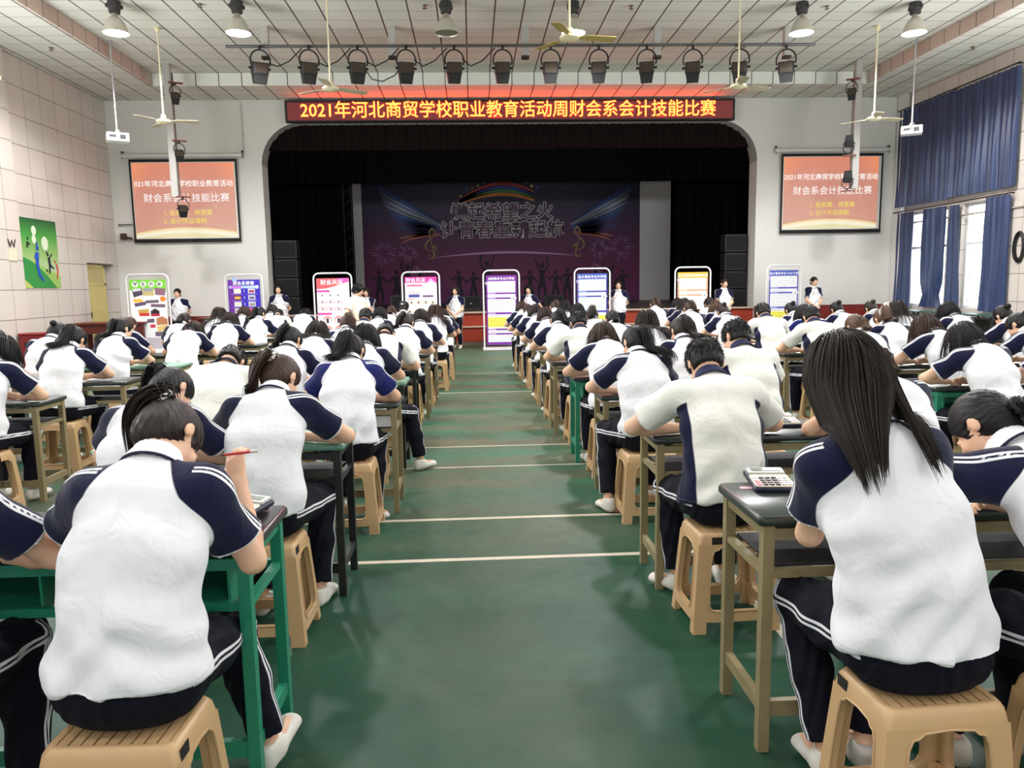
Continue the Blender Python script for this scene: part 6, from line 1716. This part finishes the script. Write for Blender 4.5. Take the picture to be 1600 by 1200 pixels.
for bk, row, seat, x, ny, hc, words, rz, kw in HERO:
    k2 = {**W_, **kw}; k2.setdefault('wr', (.06, .40, .80)); k2.setdefault('strands', 300); k2.setdefault('srad', .004)
    r, g = person(bk + str(row) + seat, hc=hc, seed=row + ord(bk), **k2)
    loc = place(r, x - kw.get('side', 0), ny, kw['L'], math.radians(rz * .5), lab(words, seat, row, bk))
    SEATS.append((bk, row, seat, loc[0], loc[1], math.radians(rz * .5))); HG[(bk, row, seat)] = (r, g)
# glasses of the student in the third desk on the right
r, g = HG[('R', 2, 'i')]
for bk, row, seat, x, y, rz in SEATS:
    stool(x, y - .02, rz + math.radians(rnd.uniform(-3, 3)), 'tan plastic stool under the %s seat, %s desk %s' % (seatname(seat, bk), ORD[row], BL[bk]), {('L', 0, 'a'): 1, ('L', 1, 'a'): 1, ('R', 0, 'a'): 2, ('R', 1, 'a'): 3, ('r', 0, 'a'): 2}.get((bk, row, seat), False))
# ================================================================ people standing before the stage
def upright(dy=0): return [(0, 0, .93), (0, .012, 1.05), (0, .0, 1.17), (0, -.012, 1.29), (0, .005, 1.375)]
FEET = dict(knees=((-.085, .02, .49), (.085, .02, .49)), ankles=((-.09, -.03, .085), (.09, -.03, .085)), toes=((-.18, 1, 0), (.18, 1, 0)))
def standing(key, x, y, rz, label, hc, hgt, **kw):
    k = dict(stand=True, spine=upright(), hp=2, h=.009, hh=.0065, strands=600, srad=.0024, badge=(.07, .1, 1.235), handr='clasp', handl='clasp', **FEET); k.update(kw)
    r, g = person(key, hc=hc, **k)
    r.location = (x, y, 0); r.rotation_euler = (0, 0, PI + rz); s_ = hgt / 1.64; r.scale = (s_, s_, s_)
    return tag(r, label, 'person', 'people standing before the stage')
CL = dict(wr=(.035, .145, .905), wl=(-.03, .15, .895), pr=(1, -.25, .1), pl=(-1, -.25, .1), sw=1.06)
BK = dict(sw=1.06, wr=(.06, -.17, .90), wl=(-.05, -.18, .90), pr=(1, -.1, 0), pl=(-1, -.1, 0))
CR = dict(wr=(-.10, .19, 1.06), wl=(.12, .17, 1.05), pr=(.8, .1, -.7), pl=(-.8, .1, -.7), handr='flat', handl='flat')
standing('s1', -7.27, 19.2, .05, 'person standing with hands behind back beside the green-headed display board', 'black', 1.64, hair='lowtail', hlen=.12, seed=3, **BK)
standing('s2', -4.81, 19.2, .1, 'person standing with arms behind back against the black left end of the stage', 'black', 1.70, hair='bob', hlen=.10, seed=4, **BK)
standing('s3', -2.64, 19.25, -.25, 'person standing with folded arms behind the one in white shirt', 'dark', 1.57, hair='bob', hlen=.12, seed=5, **CR)
standing('s4', -.42, 19.15, -.3, 'person standing with clasped hands at the end of the aisle', 'dark', 1.58, hair='bob', hlen=.11, seed=6, **CL)
standing('s5', 1.42, 19.2, -.25, 'person standing right of the purple display board, hands at sides', 'black', 1.57, hair='bob', hlen=.10, seed=7, wr=(.24, .04, .86), wl=(-.24, .04, .86), pr=(1, -.4, 0), pl=(-1, -.4, 0))
standing('s6', 3.71, 19.2, -.2, 'tall person standing right of the blue display board, arms behind back', 'black', 1.67, hair='bob', hlen=.11, seed=8, **BK)
standing('s7', 6.43, 19.2, .15, 'person standing with clasped hands right of the orange display board', 'dark', 1.66, hair='lowtail', hlen=.12, seed=9, **CL)
standing('s8', 8.77, 19.2, .2, 'person standing with clasped hands against the right white wall', 'black', 1.67, hair='bun', seed=10, **CL)
t_ = standing('s9', -2.36, 15.6, 1.05, 'person in loose white button shirt walking between the desks, looking left', 'black', 1.66, sex='m', hair='bob', hlen=.02, hairkw=dict(front=-.005), seed=12, shirt='plain', shirt_m=M_white_shirt, collar_m=M_coli, hp=26, hy=16, badge=None, girth=.98,
              wr=(.20, .16, .92), wl=(-.20, .10, .88), pr=(1, -.5, -.1), pl=(-1, -.5, -.1))
for c in t_.children:
    if c.name.startswith('polo_shirt'): c.name = 'shirt'

# ================================================================ things on the desks
M_pap = mat('paper', (238, 238, 236), .7); M_papl = mat('paper_print', (176, 176, 184), .7)
def sheet(x, y, z, rz, label, sz=(.21, .297), c_=None, lines=True, group='sheets of paper on the desks'):
    t = MB(); t.bbox((-sz[0] / 2, -sz[1] / 2, 0), (sz[0] / 2, sz[1] / 2, .0022), c_ or M_pap)
    if lines:
        for k in range(9): t.bbox((-sz[0] * .42, sz[1] * (.38 - .09 * k), .0022), (sz[0] * (.42 if k % 3 else .2), sz[1] * (.38 - .09 * k) + .004, .0025), M_papl)
    o = t.build('paper_sheet', None, loc=(x, y, z)); o.rotation_euler = (0, 0, rz)
    return tag(o, label, 'paper', group)
TZ = .7611
def topz(bk, row): return .761 * DSC.get((bk, row), 1.0) + .0003
for bk, row, seat, x, y, rz in SEATS:
    near = seatname(seat, bk)
    sheet(x + rnd.uniform(-.03, .03), [d for d in DESKS if d[0] == bk and d[1] == row][0][3] + .20, topz(bk, row), rz + rnd.uniform(-.15, .15), 'white exam sheet before the %s seat, %s desk %s' % (near, ORD[row], BL[bk]))
M_calc = mat('calculator_case', (226, 214, 190), .4); M_calcb = mat('calculator_navy', (36, 38, 60), .35); M_lcd = mat('calculator_lcd', (120, 128, 118), .2); M_keyk = mat('key_black', (28, 26, 30), .4); M_keyw = mat('key_grey', (206, 200, 200), .4); M_keyp = mat('key_pink', (232, 120, 140), .4); M_silv = mat('calculator_silver', (206, 206, 204), .35)
def calculator(x, y, rz, label, z=TZ):
    t = empty('calculator', (x, y, z), rz, label, 'calculator', 'desk calculators')
    ax = Matrix.Rotation(.12, 3, 'X')
    o = MB(); o.rbox(ax @ Vector((0, 0, .020)), (.150, .185, .020), .012, R=ax); o.bbox((-.05, .07, 0), (.05, .085, .025)); o.bbox((-.07, -.09, 0), (.07, -.06, .006)); o.build('case', M_calcb, t, smooth=50)
    def pl(c, d, m_, nm):
        q = MB(); q.rbox(ax @ Vector(c), d, min(d[0], d[1]) * .12, R=ax, seg=2); return q.build(nm, m_, t)
    pl((0, -.028, .0315), (.140, .118, .004), M_calc, 'key_plate'); pl((0, .060, .0345), (.132, .052, .012), M_silv, 'display_frame')
    pl((0, .060, .0415), (.105, .028, .002), M_lcd, 'display')
    k_ = MB(); kw_ = MB(); kp = MB()
    for r in range(4):
        for c in range(6):
            p = ax @ Vector((-.055 + .022 * c, -.072 + .021 * r, .0350)); tgt = kp if c == 0 and r < 2 else k_ if 1 <= c <= 3 else kw_
            tgt.rbox(p, (.018, .015, .006), .004, R=ax, seg=2)
    k_.build('number_keys', M_keyk, t); kw_.build('function_keys', M_keyw, t); kp.build('clear_keys', M_keyp, t)
    return t
calculator(1.075, 2.66, -.10, 'calculator near the aisle end of the first desk right of the aisle', topz('R', 0))
calculator(1.66, 3.95, -.05, 'calculator between the two seats of the second desk right of the aisle', topz('R', 1))
calculator(3.62, 8.55, -.1, 'calculator at the near end of the third desk in the far right column')
calculator(-.80, 2.52, -.45, 'calculator beside the raised hand on the first desk left of the aisle', topz('L', 0))
calculator(-.72, 6.75, .1, 'calculator at the aisle end of the fourth desk left of the aisle')
calculator(1.55, 9.35, .0, 'calculator on the sixth desk right of the aisle')
calculator(-4.6, 8.62, .1, 'calculator on the third desk in the far left column')
M_sticker = mat('sticker_pink', (230, 180, 190), .5)
def small(name, x, y, d, m_, rz, label, cat, z=TZ):
    o = MB(); o.box((0, 0, d[2] / 2), d); q = o.build(name, m_, loc=(x, y, z)); q.rotation_euler = (0, 0, rz); return tag(q, label, cat)
small('seat_sticker', -.74, 2.57, (.045, .03, .0012), M_sticker, .1, 'small pink sticker at the corner of the first desk left of the aisle', 'sticker', topz('L', 0))
small('seat_sticker', .985, 2.64, (.05, .03, .0012), M_sticker, -.1, 'small pink sticker beside the calculator on the first desk right of the aisle', 'sticker', topz('R', 0))
small('notebook', -1.40, 2.35, (.15, .11, .010), mat('notebook_cream', (222, 214, 196), .6), .2, 'cream notebook lying on the first desk left of the aisle', 'notebook', topz('L', 0) + .003)
sheet(-1.36, 2.47, topz('L', 0) + .0028, 1.75, 'wide white form behind the cream notebook on the first desk', (.16, .30))
def pen(p, d, label, col, L_=.14):
    p, d = Vector(p), Vector(d).normalized(); t = empty('pen', p, 0, label, 'pen', 'pens')
    o = MB(); o.tube([(0, 0, 0), d * L_ * .8], .0045, n=8); o.build('barrel', col, t, smooth=50)
    o = MB(); o.tube([(0, 0, 0), -d * .014], [.0045, .001], n=8); o.build('tip', M_calcb, t)
    o = MB(); o.tube([d * L_ * .78, d * L_], .0052, n=8); o.build('pen_cap', M_keyw, t)
    return t
M_pr = mat('pen_red', (196, 60, 60), .35); M_pb = mat('pen_black', (26, 26, 34), .35); M_pw = mat('pen_white', (226, 222, 222), .35)
r, g = HG[('L', 0, 'a')]; hw_ = r.matrix_basis @ Vector(g['hand'])
pen(hw_ + Vector((-.05, .035, .085)), (.95, -.15, .12), 'red and white pen held in the raised hand', M_pr, .11)
pen((-1.14, 2.60, topz('L', 0) + .0055), (1, .12, 0), 'red pen lying on the first desk left of the aisle', M_pr)
r, g = HG[('L', 1, 'a')]; hw_ = r.matrix_basis @ Vector(g['hand']); pen(hw_ + Vector((0, .06, .0)), (.4, -.5, .7), 'dark pen held by the person with white scrunchie', M_pb)
r, g = HG[('L', 3, 'a')]; hw_ = r.matrix_basis @ Vector(g['hand']); pen(hw_ + Vector((.05, .05, .02)), (.8, -.2, .5), 'dark pen held above the fourth desk left of the aisle', M_pb)
r, g = HG[('l', 1, 'a')]; hw_ = r.matrix_basis @ Vector(g['hand']); pen(hw_ + Vector((.03, .05, .02)), (.6, -.3, .7), 'dark pen held above the second desk in the far left column', M_pb)
pen((-1.06, 3.98, topz('L', 1) + .005), (.3, .9, .55), 'red pen propped on the second desk left of the aisle', M_pr)
t = empty('glue_bottle', (-3.62, 6.02, TZ), 0, 'small green and white bottle on the first desk in the far left column', 'bottle')
o = MB(); o.lathe([(0, 0), (.016, 0), (.017, .045), (.012, .052)], n=12); o.build('bottle_body', mat('bottle_green', (120, 178, 110), .35), t, smooth=50)
o = MB(); o.lathe([(.013, .05), (.017, .052), (.017, .085), (0, .088)], n=12); o.build('bottle_cap', M_keyw, t, smooth=50)
small('clipboard', -3.52, 5.92, (.28, .20, .006), mat('clipboard_slate', (96, 104, 120), .45), .25, 'slate clipboard on the first desk in the far left column', 'clipboard')
sheet(-3.52, 5.92, TZ + .007, .25 + R90, 'white sheet on the slate clipboard in the far left column', (.18, .25))
small('eraser', -3.42, 5.85, (.05, .025, .014), mat('eraser_pink', (222, 130, 140), .6), .4, 'pink eraser on the first desk in the far left column', 'eraser', TZ + .0095)
small('booklet', -.74, 6.70, (.15, .21, .012), mat('booklet_khaki', (170, 168, 120), .6), 1.3, 'khaki booklet at the aisle end of the fourth desk left of the aisle', 'booklet')
small('paper_stack', -.85, 12.1, (.21, .29, .03), M_pap, .1, 'stack of papers at the aisle end of the eighth desk left of the aisle', 'paper')
small('booklet', 4.05, 6.05 - .3, (.15, .21, .010), mat('booklet_grey', (190, 190, 186), .6), .3, 'grey booklet on the green-legged desk in the far right column', 'booklet')
# papers stacked on the shelf of the third desk on the left, and a sheet lifted by the person in front right
small('exam_bundle', -.78, 5.36, (.40, .26, .075), M_pap, .0, 'white bundle of papers on the shelf under the third desk left of the aisle', 'paper', .6065)
o = MB(); n = 9
o.add([(x_, .03 * math.sin(3 * z_) + s__ * .002, z_) for s__ in (0, 1) for z_ in (0, .035, .07, .11) for x_ in (-.035, .035)], [f for k in range(3) for f in ((2 * k, 2 * k + 1, 2 * k + 3, 2 * k + 2), (8 + 2 * k + 2, 8 + 2 * k + 3, 8 + 2 * k + 1, 8 + 2 * k))] + [(0, 8, 9, 1), (6, 7, 15, 14), (0, 2, 10, 8), (2, 4, 12, 10), (4, 6, 14, 12), (1, 9, 11, 3), (3, 11, 13, 5), (5, 13, 15, 7)])
q = o.build('paper_slip', M_pap, loc=(1.035, 2.80, .8235)); q.rotation_euler = (0, .35, -.3); tag(q, 'white slip of paper propped behind the calculator on the first desk right of aisle', 'paper')
